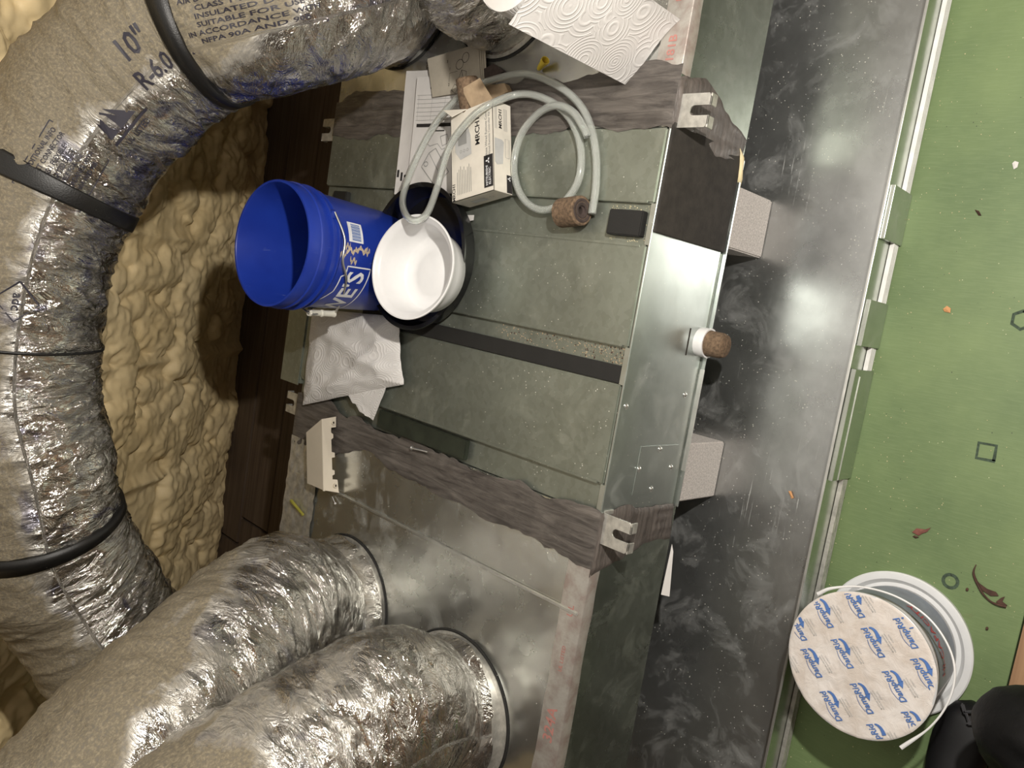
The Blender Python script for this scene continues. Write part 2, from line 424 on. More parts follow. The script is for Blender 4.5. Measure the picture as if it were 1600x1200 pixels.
M['foil_tape'] = foil('foil_tape', 0.3)

# ------------------------------------------------------------------ flat print helpers
def text2d(s, size, shear=0.0):
    cu = bpy.data.curves.new('t', 'FONT'); cu.body = s; cu.size = size; cu.align_x = 'CENTER'; cu.align_y = 'CENTER'; cu.shear = shear
    cu.resolution_u = 2; cu.offset = size * 0.018
    o = bpy.data.objects.new('t', cu); COL.objects.link(o)
    dg = bpy.context.evaluated_depsgraph_get(); dg.update()
    me = bpy.data.meshes.new_from_object(o.evaluated_get(dg))
    V = [(v.co.x, v.co.y) for v in me.vertices]; Fc = [tuple(p.vertices) for p in me.polygons]
    bpy.data.objects.remove(o); bpy.data.curves.remove(cu); bpy.data.meshes.remove(me)
    return V, Fc
def rect2d(x0, y0, x1, y1, nx=1):
    V = []; Fc = []
    for i in range(nx + 1):
        x = x0 + (x1 - x0) * i / nx; V += [(x, y0), (x, y1)]
    for i in range(nx): Fc.append((2 * i, 2 * i + 2, 2 * i + 3, 2 * i + 1))
    return V, Fc
def line2d(pts, w):
    V = []; Fc = []; P = [np.array(p, float) for p in pts]
    for i, p in enumerate(P):
        d = P[min(i + 1, len(P) - 1)] - P[max(i - 1, 0)]; d /= np.linalg.norm(d) + 1e-12; n = np.array([-d[1], d[0]]) * w / 2
        V += [tuple(p - n), tuple(p + n)]
    for i in range(len(P) - 1): Fc.append((2 * i, 2 * i + 2, 2 * i + 3, 2 * i + 1))
    return V, Fc
def join2d(parts):
    V = []; Fc = []
    for v, f in parts:
        k = len(V); V += list(v); Fc += [tuple(i + k for i in q) for q in f]
    return V, Fc
def shift(vf, dx, dy, rot=0.0, sc=1.0):
    c, s = math.cos(rot), math.sin(rot)
    return [(dx + sc * (x * c - y * s), dy + sc * (x * s + y * c)) for x, y in vf[0]], vf[1]
def deco(name, vf, mapf, mat, parent):
    V, Fc = vf
    me = bpy.data.meshes.new(name); me.from_pydata([tuple(map(float, mapf(x, y))) for x, y in V], [], Fc); me.update()
    return link(name, me, mat, parent)
def planemap(o, ex, ey, off=0.0006):
    o = np.asarray(o, float); ex = np.asarray(ex, float); ex /= np.linalg.norm(ex); ey = np.asarray(ey, float); ey -= ex * (ey @ ex); ey /= np.linalg.norm(ey)
    n = np.cross(ex, ey); return lambda x, y: o + ex * x + ey * y + n * off

# ================================================================== THE SETTING
fl = bpy.data.objects.new('floor', None); COL.objects.link(fl); fl['kind'] = 'structure'
box('painted_panel', (-2.6, 0.228, -0.02), (1.6, 2.45, 0.0), M['green'], fl, 0.001)['kind'] = 'structure'
box('bare_panel', (-2.6, -1.6, -0.02), (1.6, 0.225, -0.001), M['ply'], fl, 0.001)
for i, (x0, x1, y0, y1) in enumerate([(-1.215, 1.6, 2.93, 3.14), (-1.10, 1.6, 2.715, 2.922), (-2.6, -1.225, 2.93, 3.14), (-2.6, -1.11, 2.715, 2.922), (-2.6, 1.6, 2.50, 2.707)]):
    box('plank', (x0, y0, -0.022 - 0.002 * (i % 2)), (x1, y1, -0.001 - 0.003 * (i % 2)), M['wood'], fl, 0.002)
box('subfloor', (-2.6, -1.6, -0.06), (1.6, 3.3, -0.03), M['dark'], fl, 0)
# stamped marks, a stain
def fmark(name, vf, px, py, rot=0.0):
    o = at(px, py, 0.0); return deco(name, shift(vf, 0, 0, rot), planemap(o, (1, 0, 0), (0, 1, 0), 0.0006), M['mark'], fl)
s = 0.0145; fmark('square_mark', line2d([(-s, -s), (s, -s), (s, s), (-s, s), (-s, -s - 0.002)], 0.006), 1541, 706, 0.05)
fmark('ring_mark', line2d([(0.0125 * math.cos(a), 0.0125 * math.sin(a)) for a in np.linspace(0, 6.3, 17)], 0.0062), 1485, 908)
fmark('hexagon_mark', line2d([(0.017 * math.cos(a), 0.017 * math.sin(a)) for a in np.linspace(0, 6.35, 7)], 0.006), 1597, 500)

# spray foam on the roof slope: overlapping lobes on a 50 degree plane
PIV = np.array([0, 3.13, 0.0]); SL = math.atan(1.19)
def roofpt(x, s, h):   # s metres up the slope, h metres proud of it (towards the attic)
    c, sn = math.cos(SL), math.sin(SL)
    return np.stack([x, PIV[1] - s * c - h * sn, PIV[2] + s * sn - h * c], -1)
nx, ns = 620, 380
X = np.linspace(-2.6, 1.6, nx)[:, None] + np.zeros((1, ns)); S = np.zeros((nx, 1)) + np.linspace(-0.04, 2.2, ns)[None, :]
H = 0.02 * vn(X * 3, S * 3, 1) + 0.01 * vn(X * 11, S * 11, 2)
H += 0.035 * np.clip(1 - np.abs(((X + 0.22) % 0.41) - 0.205) / 0.03, 0, 1) * vn(X * 2, S * 9, 5)
dx = X[1, 0] - X[0, 0]; ds = S[0, 1] - S[0, 0]
def lobe(cx, cs, ax, as_, rot, base, hgt):
    r = max(ax, as_) * 1.05
    i0 = max(0, int((cx - r + 2.6) / dx)); i1 = min(nx, int((cx + r + 2.6) / dx) + 2); j0 = max(0, int((cs - r + 0.04) / ds)); j1 = min(ns, int((cs + r + 0.04) / ds) + 2)
    if i1 <= i0 or j1 <= j0: return
    xx = X[i0:i1, j0:j1] - cx; ss = S[i0:i1, j0:j1] - cs; c, s_ = math.cos(rot), math.sin(rot)
    wob = 0.75 * (vn((xx + cx) * 24, (ss + cs) * 24, 9) - 0.5) + 0.3 * (vn((xx + cx) * 60, (ss + cs) * 60, 19) - 0.5)
    d = ((xx * c + ss * s_) / ax) ** 2 + ((-xx * s_ + ss * c) / as_) ** 2 + wob
    h = base + hgt * np.sqrt(np.clip(1 - d, 0, 1))
    h = np.where(d < 1, h, -1); H[i0:i1, j0:j1] = np.maximum(H[i0:i1, j0:j1], h)
rl = random.Random(3)
for k in range(2600):
    cx = rl.uniform(-2.6, 1.6); cs = rl.uniform(-0.02, 2.15)
    a = rl.choice([0.016, 0.022, 0.03, 0.04, 0.05, 0.07]) * rl.uniform(0.8, 1.25)
    gate = vn(np.array([cx * 2.2]), np.array([cs * 2.6]), 21)[0]
    if gate < 0.33: continue
    lobe(cx, cs, a, a * rl.uniform(0.9, 2.0), rl.uniform(-0.7, 0.7), 0.004 + rl.uniform(0, 0.02), a * rl.uniform(0.35, 0.6))
for cx, cs in ((-0.95, 0.42), (-1.0, 0.5), (-0.9, 0.52), (-0.97, 0.35)): lobe(cx, cs, 0.11, 0.12, 0.3, 0.015, 0.05)
H += 0.005 * (1 - np.abs(2 * vn(X * 34, S * 26, 31) - 1)) + 0.0022 * vn(X * 95, S * 80, 33)
ceil = grid_obj('ceiling', roofpt(X, S, H)[:, ::-1], M['sprayfoam']); ceil['kind'] = 'structure'
# rest of the attic, out of the frame: end walls, ceiling shaped for reflections
def quad(name, pts, mat):
    o = mesh(name, pts, [tuple(range(len(pts)))], mat); o['kind'] = 'structure'; return o
top = roofpt(np.array([0.0]), np.array([2.19]), np.array([0.0]))[0]
yc = PIV[1] - 2.5 / 1.19
XM = -0.85  # added pale board stops here, so the pan reflects dark wood beyond
for x0, x1, mm in ((-2.6, XM, 'wood'), (XM, 1.6, 'reflect_board')):
    quad('ceiling_slope_unseen', [(x0, top[1], top[2]), (x0, yc, 2.5), (x1, yc, 2.5), (x1, top[1], top[2])], M[mm])
    quad('ceiling_flat_unseen', [(x0, yc, 2.5), (x0, -1.6, 2.5), (x1, -1.6, 2.5), (x1, yc, 2.5)], M[mm])
quad('wall_front', [(-2.6, -1.6, -0.02), (1.6, -1.6, -0.02), (1.6, -1.6, 2.5), (-2.6, -1.6, 2.5)], M['wood'])
quad('wall_left', [(-2.6, -1.6, -0.02), (-2.6, 3.14, -0.02), (-2.6, top[1], top[2]), (-2.6, yc, 2.5), (-2.6, -1.6, 2.5)], M['wood'])
quad('wall_right', [(1.6, -1.6, -0.02), (1.6, 3.14, -0.02), (1.6, top[1], top[2]), (1.6, yc, 2.5), (1.6, -1.6, 2.5)], M['wood'])

# ================================================================== DRAIN PAN
PX0, PX1, PY0, PY1, LH = -1.5, 1.1, 0.583, 2.25, 0.104
pan = thing('drain_pan', 'wide scratched galvanized drain pan on the green floor under the air handler', 'drain pan', (-0.2, 1.4, 0.0))
box('pan_floor', (PX0, PY0, 0.001), (PX1, PY1, 0.007), M['pan_metal'], pan, 0)
box('front_lip', (PX0, PY0 - 0.001, 0.002), (PX1, PY0 + 0.001, LH), M['lip_metal'], pan, 0)
box('rolled_edge', (PX0, PY0 - 0.0025, LH - 0.001), (PX1, PY0 + 0.0025, LH + 0.002), M['bright'], pan, 0.001)
box('rear_lip', (PX0, PY1 - 0.001, 0.002), (PX1, PY1 + 0.001, LH), M['lip_metal'], pan, 0)
for x in (PX0, PX1): box('end_lip', (x - 0.001, PY0, 0.002), (x + 0.001, PY1, LH), M['lip_metal'], pan, 0)
def xl(py):
    px = 1408 - (py - 385) * 0.23
    return at(px, py, 0.0)[0]
for a, b in ((-40, 305), (385, 476), (545, 580), (746, 1300)):
    x0, x1 = sorted((xl(a), xl(b)))
    x0 = max(x0, PX0)
    for k in range(4):
        z = 0.004 + 0.0092 * k
        box('edge_strip', (x0, PY0 - 0.0085 - 0.0008 * k, z), (x1, PY0 - 0.002, z + 0.0048), M['white_edge'] if b < 1000 else M['bracket'], pan, 0.0008)
for a, b in ((305, 385), (476, 545), (580, 746)):
    x0, x1 = sorted((xl(a), xl(b)))
    box('joint_plate', (x0, PY0 - 0.012, 0.001), (x1, PY0 - 0.002, LH - 0.004), M['lip_metal'], pan, 0.0008)
box('plate_crease', (xl(746), PY0 - 0.0133, 0.071), (xl(590), PY0 - 0.0115, 0.0722), M['bright'], pan, 0)

# foam support blocks
for x0, x1, lab in ((-0.392, -0.262, 'pale speckled foam block under the air handler, beside the screwed access plate'),
                    (0.158, 0.285, 'pale speckled foam block under the air handler, below the black pad')):
    o = box('foam_block', (x0, 0.858, 0.0072), (x1, 1.2, 0.170), M['foamwhite'], None, 0.003)
    tag(o, lab, 'foam block', 'foam blocks under the air handler')

# ================================================================== AIR HANDLER
ZT, ZB, Y0, Y1 = 0.44, 0.172, 0.861, 1.94
UX0, UX1 = -0.40, 0.335
ah = thing('air_handler', 'flat galvanized ducted air handler lying on foam blocks in the drain pan', 'air handler', (0, 1.4, ZB))
box('cabinet', (UX0, Y0 + 0.002, ZB + 0.004), (UX1, Y1, ZT - 0.010), M['unit_metal'], ah, 0.001)
box('front_panel', (UX0, Y0, ZB + 0.010), (UX1, Y0 + 0.003, ZT - 0.002), M['front_metal'], ah, 0.0008)
box('front_flange', (UX0, Y0 - 0.010, ZB), (UX1, Y0 + 0.003, ZB + 0.004), M['front_metal'], ah, 0.0008)
box('flange_strip', (-0.32, Y0 - 0.013, ZB + 0.004), (-0.10, Y0 - 0.003, ZB + 0.0075), M['bright'], ah, 0.0006)
box('top_front_edge', (UX0, Y0 - 0.001, ZT - 0.010), (UX1, Y0 + 0.0035, ZT + 0.0005), M['front_metal'], ah, 0.0012)
for x0, x1 in ((0.197, UX1), (-0.072, 0.121), (-0.338, -0.143)):
    bm = bmesh.new(); bx(bm, ((x0 + x1) / 2, (Y0 + Y1) / 2 + 0.004, ZT - 0.006), (x1 - x0, Y1 - Y0 - 0.006, 0.0116), None, 0.003)
    o = from_bm('top_panel', bm, M['unit_metal'], ah); set_smooth_angle(o)
for x0, x1 in ((0.121, 0.197), (-0.143, -0.072), (UX0, -0.338)):
    box('channel_rail', (x0, Y0 + 0.001, ZT - 0.010), (x1, Y0 + 0.013, ZT - 0.0005), M['front_metal'], ah, 0.001)
# pressed ribs on the panels beside the channels
for x in (0.118, 0.200, -0.069, -0.336):
    box('pressed_rib', (x - 0.003, Y0 + 0.02, ZT - 0.001), (x + 0.003, Y1 - 0.01, ZT + 0.0016), M['unit_metal'], ah, 0.0012)
box('foam_strip', (-0.1415, Y0 + 0.014, ZT - 0.010), (-0.108, 1.70, ZT - 0.002), M['black_foam'], ah, 0.001)
bm = bmesh.new(); bx(bm, (-0.3665, 1.4, ZT + 0.003), (0.045, 0.32, 0.013), None, 0.002)
from_bm('foam_strip', bm, M['green_black'], ah)
bm = bmesh.new(); bx(bm, (0.158, 0.921, ZT - 0.001), (0.048, 0.078, 0.018), None, 0.002); from_bm('foam_pad', bm, M['black_foam'], ah)
bm = bmesh.new(); bx(bm, (0.168, 1.86, ZT - 0.001), (0.03, 0.06, 0.016), None, 0.002); from_bm('foam_pad', bm, M['black_foam'], ah)
box('insulation_pad', (0.146, Y0 - 0.0065, 0.180), (0.345, Y0, 0.438), M['pad_black'], ah, 0.001)
box('control_box', (-0.355, Y1, 0.25), (0.12, 2.035, ZT), M['unit_metal'], ah, 0.002)
box('control_box_lid', (-0.36, Y1 + 0.004, ZT + 0.0003), (0.12, 2.037, ZT + 0.0025), M['unit_metal'], ah, 0.0008)
# access plate with four screws
pl = box('access_plate', (-0.364, Y0 - 0.0022, 0.206), (-0.262, Y0 - 0.0002, 0.347), M['front_metal'], ah, 0.0008)
def screw(parent, c, r=0.0045, axis='y'):
    Mx = Matrix.Rotation(math.radians(90), 3, 'X') if axis == 'y' else None
    return lathe('screw', [(0.0, 0.0028), (r * 0.5, 0.0026), (r * 0.9, 0.0014), (r, 0.0), (r * 1.5, 0.0), (r * 1.5, -0.0008)], M['bright'], parent, Mx, c, 14)
for px, py in ((1032, 702), (999, 733), (1049, 730), (1018, 764)): screw(pl, aty(px, py, Y0 - 0.003))
for px, py in ((979, 635), (1071, 617)): screw(ah, aty(px, py, Y0 - 0.001))
# hanging brackets: slotted tongue with turned down tips
def bracket(x, y, sgn=-1, name='hanging_bracket', z=ZT - 0.012):
    """plate reaching out from the cabinet, U slot open outwards"""
    pts = [(-0.03, 0.0), (0.03, 0.0), (0.03, 0.062), (0.0235, 0.068), (0.009, 0.068), (0.009, 0.036)] + \
          [(0.009 * math.cos(a), 0.036 - 0.009 * math.sin(a)) for a in np.linspace(0.3, math.pi - 0.3, 6)] + [(-0.009, 0.036), (-0.009, 0.068), (-0.0235, 0.068), (-0.03, 0.062)]
    bm = bmesh.new()
    vs = [bm.verts.new((x + p[0], y + sgn * p[1], z)) for p in pts]; f = bm.faces.new(vs)
    r = bmesh.ops.extrude_face_region(bm, geom=[f])
    for v in [g for g in r['geom'] if isinstance(g, bmesh.types.BMVert)]: v.co.z = z + 0.003
    for s_ in (-1, 1): bx(bm, (x + s_ * 0.0195, y + sgn * 0.0665, z - 0.007), (0.021, 0.003, 0.020), None, 0.0008)
    bx(bm, (x, y + sgn * 0.0015, z - 0.012), (0.07, 0.003, 0.03), None, 0.0008)
    bmesh.ops.recalc_face_normals(bm, faces=bm.faces)
    return from_bm(name, bm, M['bracket'], ah)
bracket(at(972, 838, ZT - 0.01)[0], Y0); bracket(at(1100, 172, ZT - 0.01)[0], Y0)
for px, py in ((463, 632), (517, 203)):
    bracket(at(px, py, ZT - 0.01)[0], Y1, 1)
# drain pipe stub and its foam plug
pc = aty(1094, 534, Y0); My = Matrix.Rotation(math.radians(90), 3, 'X')
dp = lathe('drain_pipe', [(0.026, 0.0), (0.030, 0.0), (0.031, 0.010), (0.031, 0.022), (0.0275, 0.022), (0.0275, 0.0)], M['white'], ah, My, pc, 40)
lathe('foam_plug', [(0.0, 0.062), (0.018, 0.0615), (0.023, 0.059), (0.0262, 0.050), (0.0268, 0.02), (0.0268, 0.005)], M['cork'], dp, My, pc, 32)
# slots and a cable clip by the bottom flange
box('slot', (-0.074, Y0 - 0.0008, 0.2405), (-0.018, Y0 + 0.001, 0.244), M['dark'], ah, 0)

# mastic bands brushed over the duct joints
def band(name, e0, e1, face, mat, parent, n=90, m=16, seed=1, h=0.003, jag=0.012, crisp=False):
    """e0, e1: polylines (2-D) of the two ragged edges; face 'top' -> (x,y), 'front' -> (x,z)"""
    def samp(e):
        e = np.array(e, float); L = np.r_[0, np.cumsum(np.linalg.norm(np.diff(e, axis=0), axis=1))]
        q = np.linspace(0, L[-1], n); return np.stack([np.interp(q, L, e[:, k]) for k in range(2)], 1), q
    A, qa = samp(e0); B, qb = samp(e1)
    d = B - A; w_ = np.linalg.norm(d, axis=1)[:, None]; u = d / w_
    ja = (vn(qa * 14, qa * 0, seed) - 0.5) * 2 + (vn(qa * 50, qa * 0, seed + 1) - 0.5) * 0.8; jb = (vn(qb * 14, qb * 0, seed + 2) - 0.5) * 2 + (vn(qb * 50, qb * 0, seed + 3) - 0.5) * 0.8
    A = A + u * ja[:, None] * jag; B = B + u * jb[:, None] * jag
    t = np.linspace(0, 1, m)[None, :, None]; P2 = A[:, None] * (1 - t) + B[:, None] * t
    hh = h * (0.45 + 0.9 * vn(P2[..., 0] * 90, P2[..., 1] * 18, seed + 4)); hh[:, 0] = hh[:, -1] = 0.0002; hh[0] = hh[-1] = 0.0002 if not crisp else h
    if face == 'top': P = np.stack([P2[..., 0], P2[..., 1], ZT + 0.0008 + hh], -1)
    else: P = np.stack([P2[..., 0], Y0 - 0.0010 - hh, P2[..., 1]], -1)
    return grid_obj(name, P, mat, parent)
lo = [(UX0 + 0.002, Y0 - 0.003), (-0.398, 1.1), (-0.392, 1.3), (-0.392, 1.6), (-0.375, 1.9), (-0.38, Y1)]
hi = [(-0.515, Y0 - 0.003), (-0.500, 1.1), (-0.485, 1.35), (-0.47, 1.6), (-0.505, 1.75), (-0.53, Y1)]
band('mastic_band', lo, hi, 'top', M['mastic'], ah, seed=3)
lo = [(0.325, Y0 - 0.003), (0.335, 1.1), (0.33, 1.5), (0.325, Y1)]
hi = [(0.455, Y0 - 0.003), (0.44, 1.1), (0.45, 1.5), (0.43, Y1)]
band('mastic_band', lo, hi, 'top', M['mastic'], ah, seed=13)
band('mastic_band', [(-0.398, ZT + 0.002), (-0.385, 0.36), (-0.40, 0.30), (-0.395, 0.178)], [(-0.515, ZT + 0.002), (-0.50, 0.36), (-0.475, 0.28), (-0.47, 0.165)], 'front', M['mastic_front'], ah, 50, 14, seed=5, h=0.004, jag=0.006)
band('mastic_band', [(0.335, ZT + 0.002), (0.325, 0.36), (0.315, 0.28), (0.325, 0.178)], [(0.42, ZT + 0.002), (0.445, 0.36), (0.41, 0.26), (0.375, 0.165)], 'front', M['mastic_front'], ah, 50, 14, seed=8, h=0.006, jag=0.006)

# ================================================================== PLENUMS
def plenum(name, label, x0, x1, beadx, tape_text, text_at, out):
    p = thing(name, label, 'duct plenum', ((x0 + x1) / 2, 1.4, 0.16))
    box('body', (x0, Y0 + 0.001, 0.163), (x1, 1.935, ZT - 0.0015), M['plenum_metal'], p, 0.001)
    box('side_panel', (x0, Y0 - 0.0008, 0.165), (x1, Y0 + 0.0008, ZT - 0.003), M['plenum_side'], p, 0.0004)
    if beadx: box('standing_seam', (beadx - 0.004, Y0 + 0.01, ZT - 0.002), (beadx + 0.004, 1.93, ZT + 0.0035), M['bright'], p, 0.0018)
    # printed foil tape wrapped over the front top edge
    xs = np.linspace(min(out), max(out), 80)
    e = lambda q, s_: 0.004 * (vn(q * 20, q * 0, s_) - 0.5)
    P = np.stack([np.stack([xs, np.full(80, Y0 - 0.0012), ZT - 0.030 + e(xs, 2)], -1), np.stack([xs, np.full(80, Y0 - 0.0014), np.full(80, ZT - 0.001)], -1),
                  np.stack([xs, np.full(80, Y0 + 0.001), np.full(80, ZT + 0.0006)], -1), np.stack([xs, Y0 + 0.055 + e(xs, 4), np.full(80, ZT + 0.0003)], -1)], 1)
    tp = grid_obj('foil_tape', P, M['tape'], p, smooth=False)
    for k, (tx, sz, s_) in enumerate(tape_text):
        mp = planemap((tx, Y0 + 0.028, ZT + 0.0007), (1, 0, 0), (0, 1, 0), 0.0004)
        deco('tape_print', text2d(s_, sz), mp, M['red_ink'], tp)
    return p
t = NT('print_tape'); co = t.co()
t.set('Base Color', t.mix(t.ramp(t.noise(co, 30, 5), 0.4, 0.65), (0.46, 0.44, 0.40), (0.34, 0.28, 0.25))); t.set('Metallic', 0.45); t.set('Roughness', 0.4)
t.bump(t.noise(co, 120, 4), 0.3, 0.002); M['tape'] = t.m
low = plenum('supply_plenum', 'bright galvanized sheet metal plenum carrying two foil ducts', -1.25, -0.4015, -0.600, [(-0.84, 0.034, '324A'), (-0.70, 0.012, 'UL LISTED'), (-0.60, 0.02, 'UL'), (-0.98, 0.02, 'Aluminum')], -1, (-1.25, -0.5))
upp = plenum('return_plenum', 'galvanized sheet metal plenum behind the paper towel roll', 0.3365, 1.05, None, [(0.475, 0.024, '181B'), (0.60, 0.024, 'UL 181B')], 1, (0.43, 1.05))
# crinkled tape patch at the rear of the lower plenum and a dark sealed joint
P = np.zeros((60, 30, 3)); uu = np.linspace(0, 1, 60)[:, None]; vv = np.linspace(0, 1, 30)[None, :]
P[..., 0] = -0.50 - 0.32 * uu; P[..., 1] = 1.79 + 0.145 * vv + 0.0 * uu; P[..., 2] = ZT + 0.001 + 0.005 * vn(P[..., 0] * 60, P[..., 1] * 90, 4)
o = grid_obj('crinkled_tape', P, M['bracket'], low, uv=np.stack([P[..., 0], P[..., 1], 0 * P[..., 0] - 0.3], -1))

# ================================================================== FLEXIBLE DUCTS
def duct(name, label, pts, r, mat, seed, squeeze=(), amp=1.0, n=None, m=144, loc=None, flare=None):
    L = sum(np.linalg.norm(np.diff(np.array(pts), axis=0), axis=1)); n = n or int(L / 0.005)
    C, s = crom(pts, n); T, N, B = frames(C, (0, 0, 1) if abs((np.array(pts[1]) - pts[0])[2]) < 0.1 else (0, -1, 0))
    # angle 0 = towards the sky wherever the duct is not vertical
    th = np.linspace(0, 2 * math.pi, m, endpoint=False)[None, :]; sg = s[:, None]
    wy = 12
    tt = th / (2 * math.pi)
    rr = np.full((len(s), m), r)
    rr += 0.014 * amp * (vn(sg * 6, tt * 6, seed, wy=6) - 0.5) + 0.010 * amp * (vn(sg * 16 + 2.5 * vn(sg * 4, tt * 6, seed + 1, wy=6), tt * wy, seed + 2, False, wy=wy) - 0.5)
    rid = 1 - np.abs(2 * vn(sg * 34 + 3 * vn(sg * 6, tt * 12, seed + 3, wy=12), tt * 8, seed + 4, wy=8) - 1); rr += 0.006 * amp * (rid ** 2 - 0.3)
    rr += 0.005 * amp * (vn(sg * 80 + 6 * vn(sg * 10, tt * 24, seed + 5, wy=24), tt * 26, seed + 6, False, wy=26) - 0.5)
    for q, dep, wd in squeeze: rr *= 1 - dep * np.exp(-((sg - q) / wd) ** 2)
    if flare: rr *= 1 - flare * np.exp(-(sg / 0.03) ** 2)
    dirs = np.cos(th)[..., None] * N[:, None] + np.sin(th)[..., None] * B[:, None]
    P = C[:, None] + rr[..., None] * dirs
    uv = np.stack([sg + 0 * th, 0 * sg + tt * 2 * math.pi * r, dirs[..., 2]], -1)
    root = thing(name, label, 'flexible duct', loc if loc is not None else pts[0])
    sleeve = grid_obj('foil_sleeve', P, mat, root, wrap=True, uv=uv)
    return root, sleeve, dict(C=C, s=s, T=T, N=N, B=B, P=P, dirs=dirs, rr=rr, m=m, r=r)
def duct_eval(D, sv, tv, off=0.0):
    i = np.clip(sv / D['s'][-1] * (len(D['s']) - 1), 0, len(D['s']) - 1.001); j = (tv / (2 * math.pi) * D['m']) % D['m']
    i0 = int(i); j0 = int(j) % D['m']; fi = i - i0; fj = j - int(j); j1 = (j0 + 1) % D['m']
    P = D['P']; q = (P[i0, j0] * (1 - fj) + P[i0, j1] * fj) * (1 - fi) + (P[i0 + 1, j0] * (1 - fj) + P[i0 + 1, j1] * fj) * fi
    return q + D['dirs'][i0, j0] * off
def duct_find(D, px, py):
    """surface coordinates of the near side under a pixel"""
    q = proj(D['P']); d = np.hypot(q[..., 0] - px, q[..., 1] - py)
    face = np.sum(D['dirs'] * (D['P'] - CAM), -1) < 0
    d = np.where(face, d, 1e9); i, j = np.unravel_index(np.argmin(d), d.shape)
    return D['s'][i], j / D['m'] * 2 * math.pi
def strap(D, sq, wd, parent, mat, off=0.003):
    rows = []; i0 = int(np.clip(sq / D['s'][-1] * (len(D['s']) - 1), 0, len(D['s']) - 1))
    k = max(3, int(wd / 2 / D['s'][-1] * len(D['s'])))
    rad = D['rr'][max(0, i0 - k):i0 + k + 1].mean(0); sm = np.array([np.roll(rad, q) for q in range(-6, 7)]).mean(0); rad = np.maximum(sm, rad - 0.001)
    for a, o_ in ((-0.5, -0.012), (-0.5, off), (-0.48, off + 0.001), (0.48, off + 0.001), (0.5, off), (0.5, -0.012)):
        i = int(np.clip((sq + a * wd) / D['s'][-1] * (len(D['s']) - 1), 0, len(D['s']) - 1))
        rows.append(D['C'][i][None] + (rad + o_)[:, None] * D['dirs'][i])
    return grid_obj('strap', np.array(rows), mat, parent, wrap=True, smooth=False)
def collar(x, y, r, parent):
    lathe('collar', [(r - 0.004, 0.03), (r - 0.004, 0.0), (r + 0.012, 0.0), (r + 0.013, 0.0025), (r + 0.001, 0.003), (r, 0.03)], M['bracket'], parent, None, (x, y, ZT), 72, closed=True)
    lathe('sealant_ring', [(r + 0.0125, 0.0), (r + 0.0155, 0.0018), (r + 0.0185, 0.0)], M['black_foam'], parent, None, (x, y, ZT + 0.0002), 96)

# two near ducts rising from the lower plenum
A0 = np.array([-0.865, 1.60, ZT + 0.004])
pa = [A0, A0 + [0.0, 0.0, 0.10], atd(425, 955, 1.80), atd(330, 1048, 1.58), atd(212, 1165, 1.43), atd(95, 1310, 1.33), atd(-40, 1460, 1.27)]
rootA, slA, DA = duct('flexible_duct', 'dusty foil flexible duct, upper of the two joined to the bright plenum', pa, 0.163, M['foil_dusty'], 11, amp=1.0, flare=-0.03)
collar(A0[0], A0[1], 0.158, rootA)
B0 = np.array([-0.945, 1.165, ZT + 0.004])
pb = [B0, B0 + [0.0, 0.01, 0.09], atd(600, 1120, 1.56), atd(475, 1190, 1.43), atd(330, 1285, 1.33), atd(150, 1420, 1.26)]
rootB, slB, DB = duct('flexible_duct', 'shiny foil flexible duct, lower of the two joined to the bright plenum', pb, 0.163, M['foil_near'], 29, amp=1.0, flare=-0.03)
collar(B0[0], B0[1], 0.160, rootB)
# long duct looping from the upper plenum down the left of the frame
C0 = np.array([0.665, 1.70, ZT + 0.004])
pc_ = [C0, C0 + [0.0, 0.0, 0.12], atd(560, -25, 1.68), atd(425, 6, 1.55), atd(283, 48, 1.57), atd(172, 152, 1.59), atd(78, 284, 1.59), atd(28, 430, 1.59), atd(12, 600, 1.62), atd(40, 730, 1.66), atd(65, 830, 1.72), atd(115, 915, 1.80), atd(180, 1005, 1.86), atd(250, 1090, 1.92), atd(330, 1200, 2.0)]
rootC, slC, DC = duct('flexible_duct', 'long foil duct bound by black straps, looping down past the spray foam', pc_, 0.165, M['foil_long'], 47, amp=1.05, flare=-0.02, m=160)
collar(C0[0], C0[1], 0.158, rootC)
def sof(px, py):
    q = proj(DC['C']); return DC['s'][np.argmin(np.hypot(q[:, 0] - px, q[:, 1] - py))]
for px, py, wd in ((325, 42, 0.048), (80, 290, 0.042), (22, 531, 0.010), (58, 815, 0.034)):
    strap(DC, sof(px, py), wd, rootC, M['black_tape'])
D0 = np.array([0.645, 1.345, ZT + 0.004])
pd_ = [D0, D0 + [0.0, 0.0, 0.09], D0 + [0.05, -0.01, 0.26], D0 + [0.16, -0.04, 0.46], D0 + [0.36, -0.08, 0.62]]
rootD, slD, DD = duct('flexible_duct', 'foil flexible duct behind the paper towel roll', pd_, 0.140, M['foil_tape'], 83, amp=0.9, flare=-0.02, m=120)
collar(D0[0], D0[1], 0.142, rootD)

# print on the long duct
def dmap(px, py, sx=-1, sy=1, off=0.0015):
    s0, t0 = duct_find(DC, px, py)
    return lambda x, y: duct_eval(DC, s0 + sx * x, t0 + sy * y / DC['r'], off)
s1_, t1_ = duct_find(DC, 180, 190)
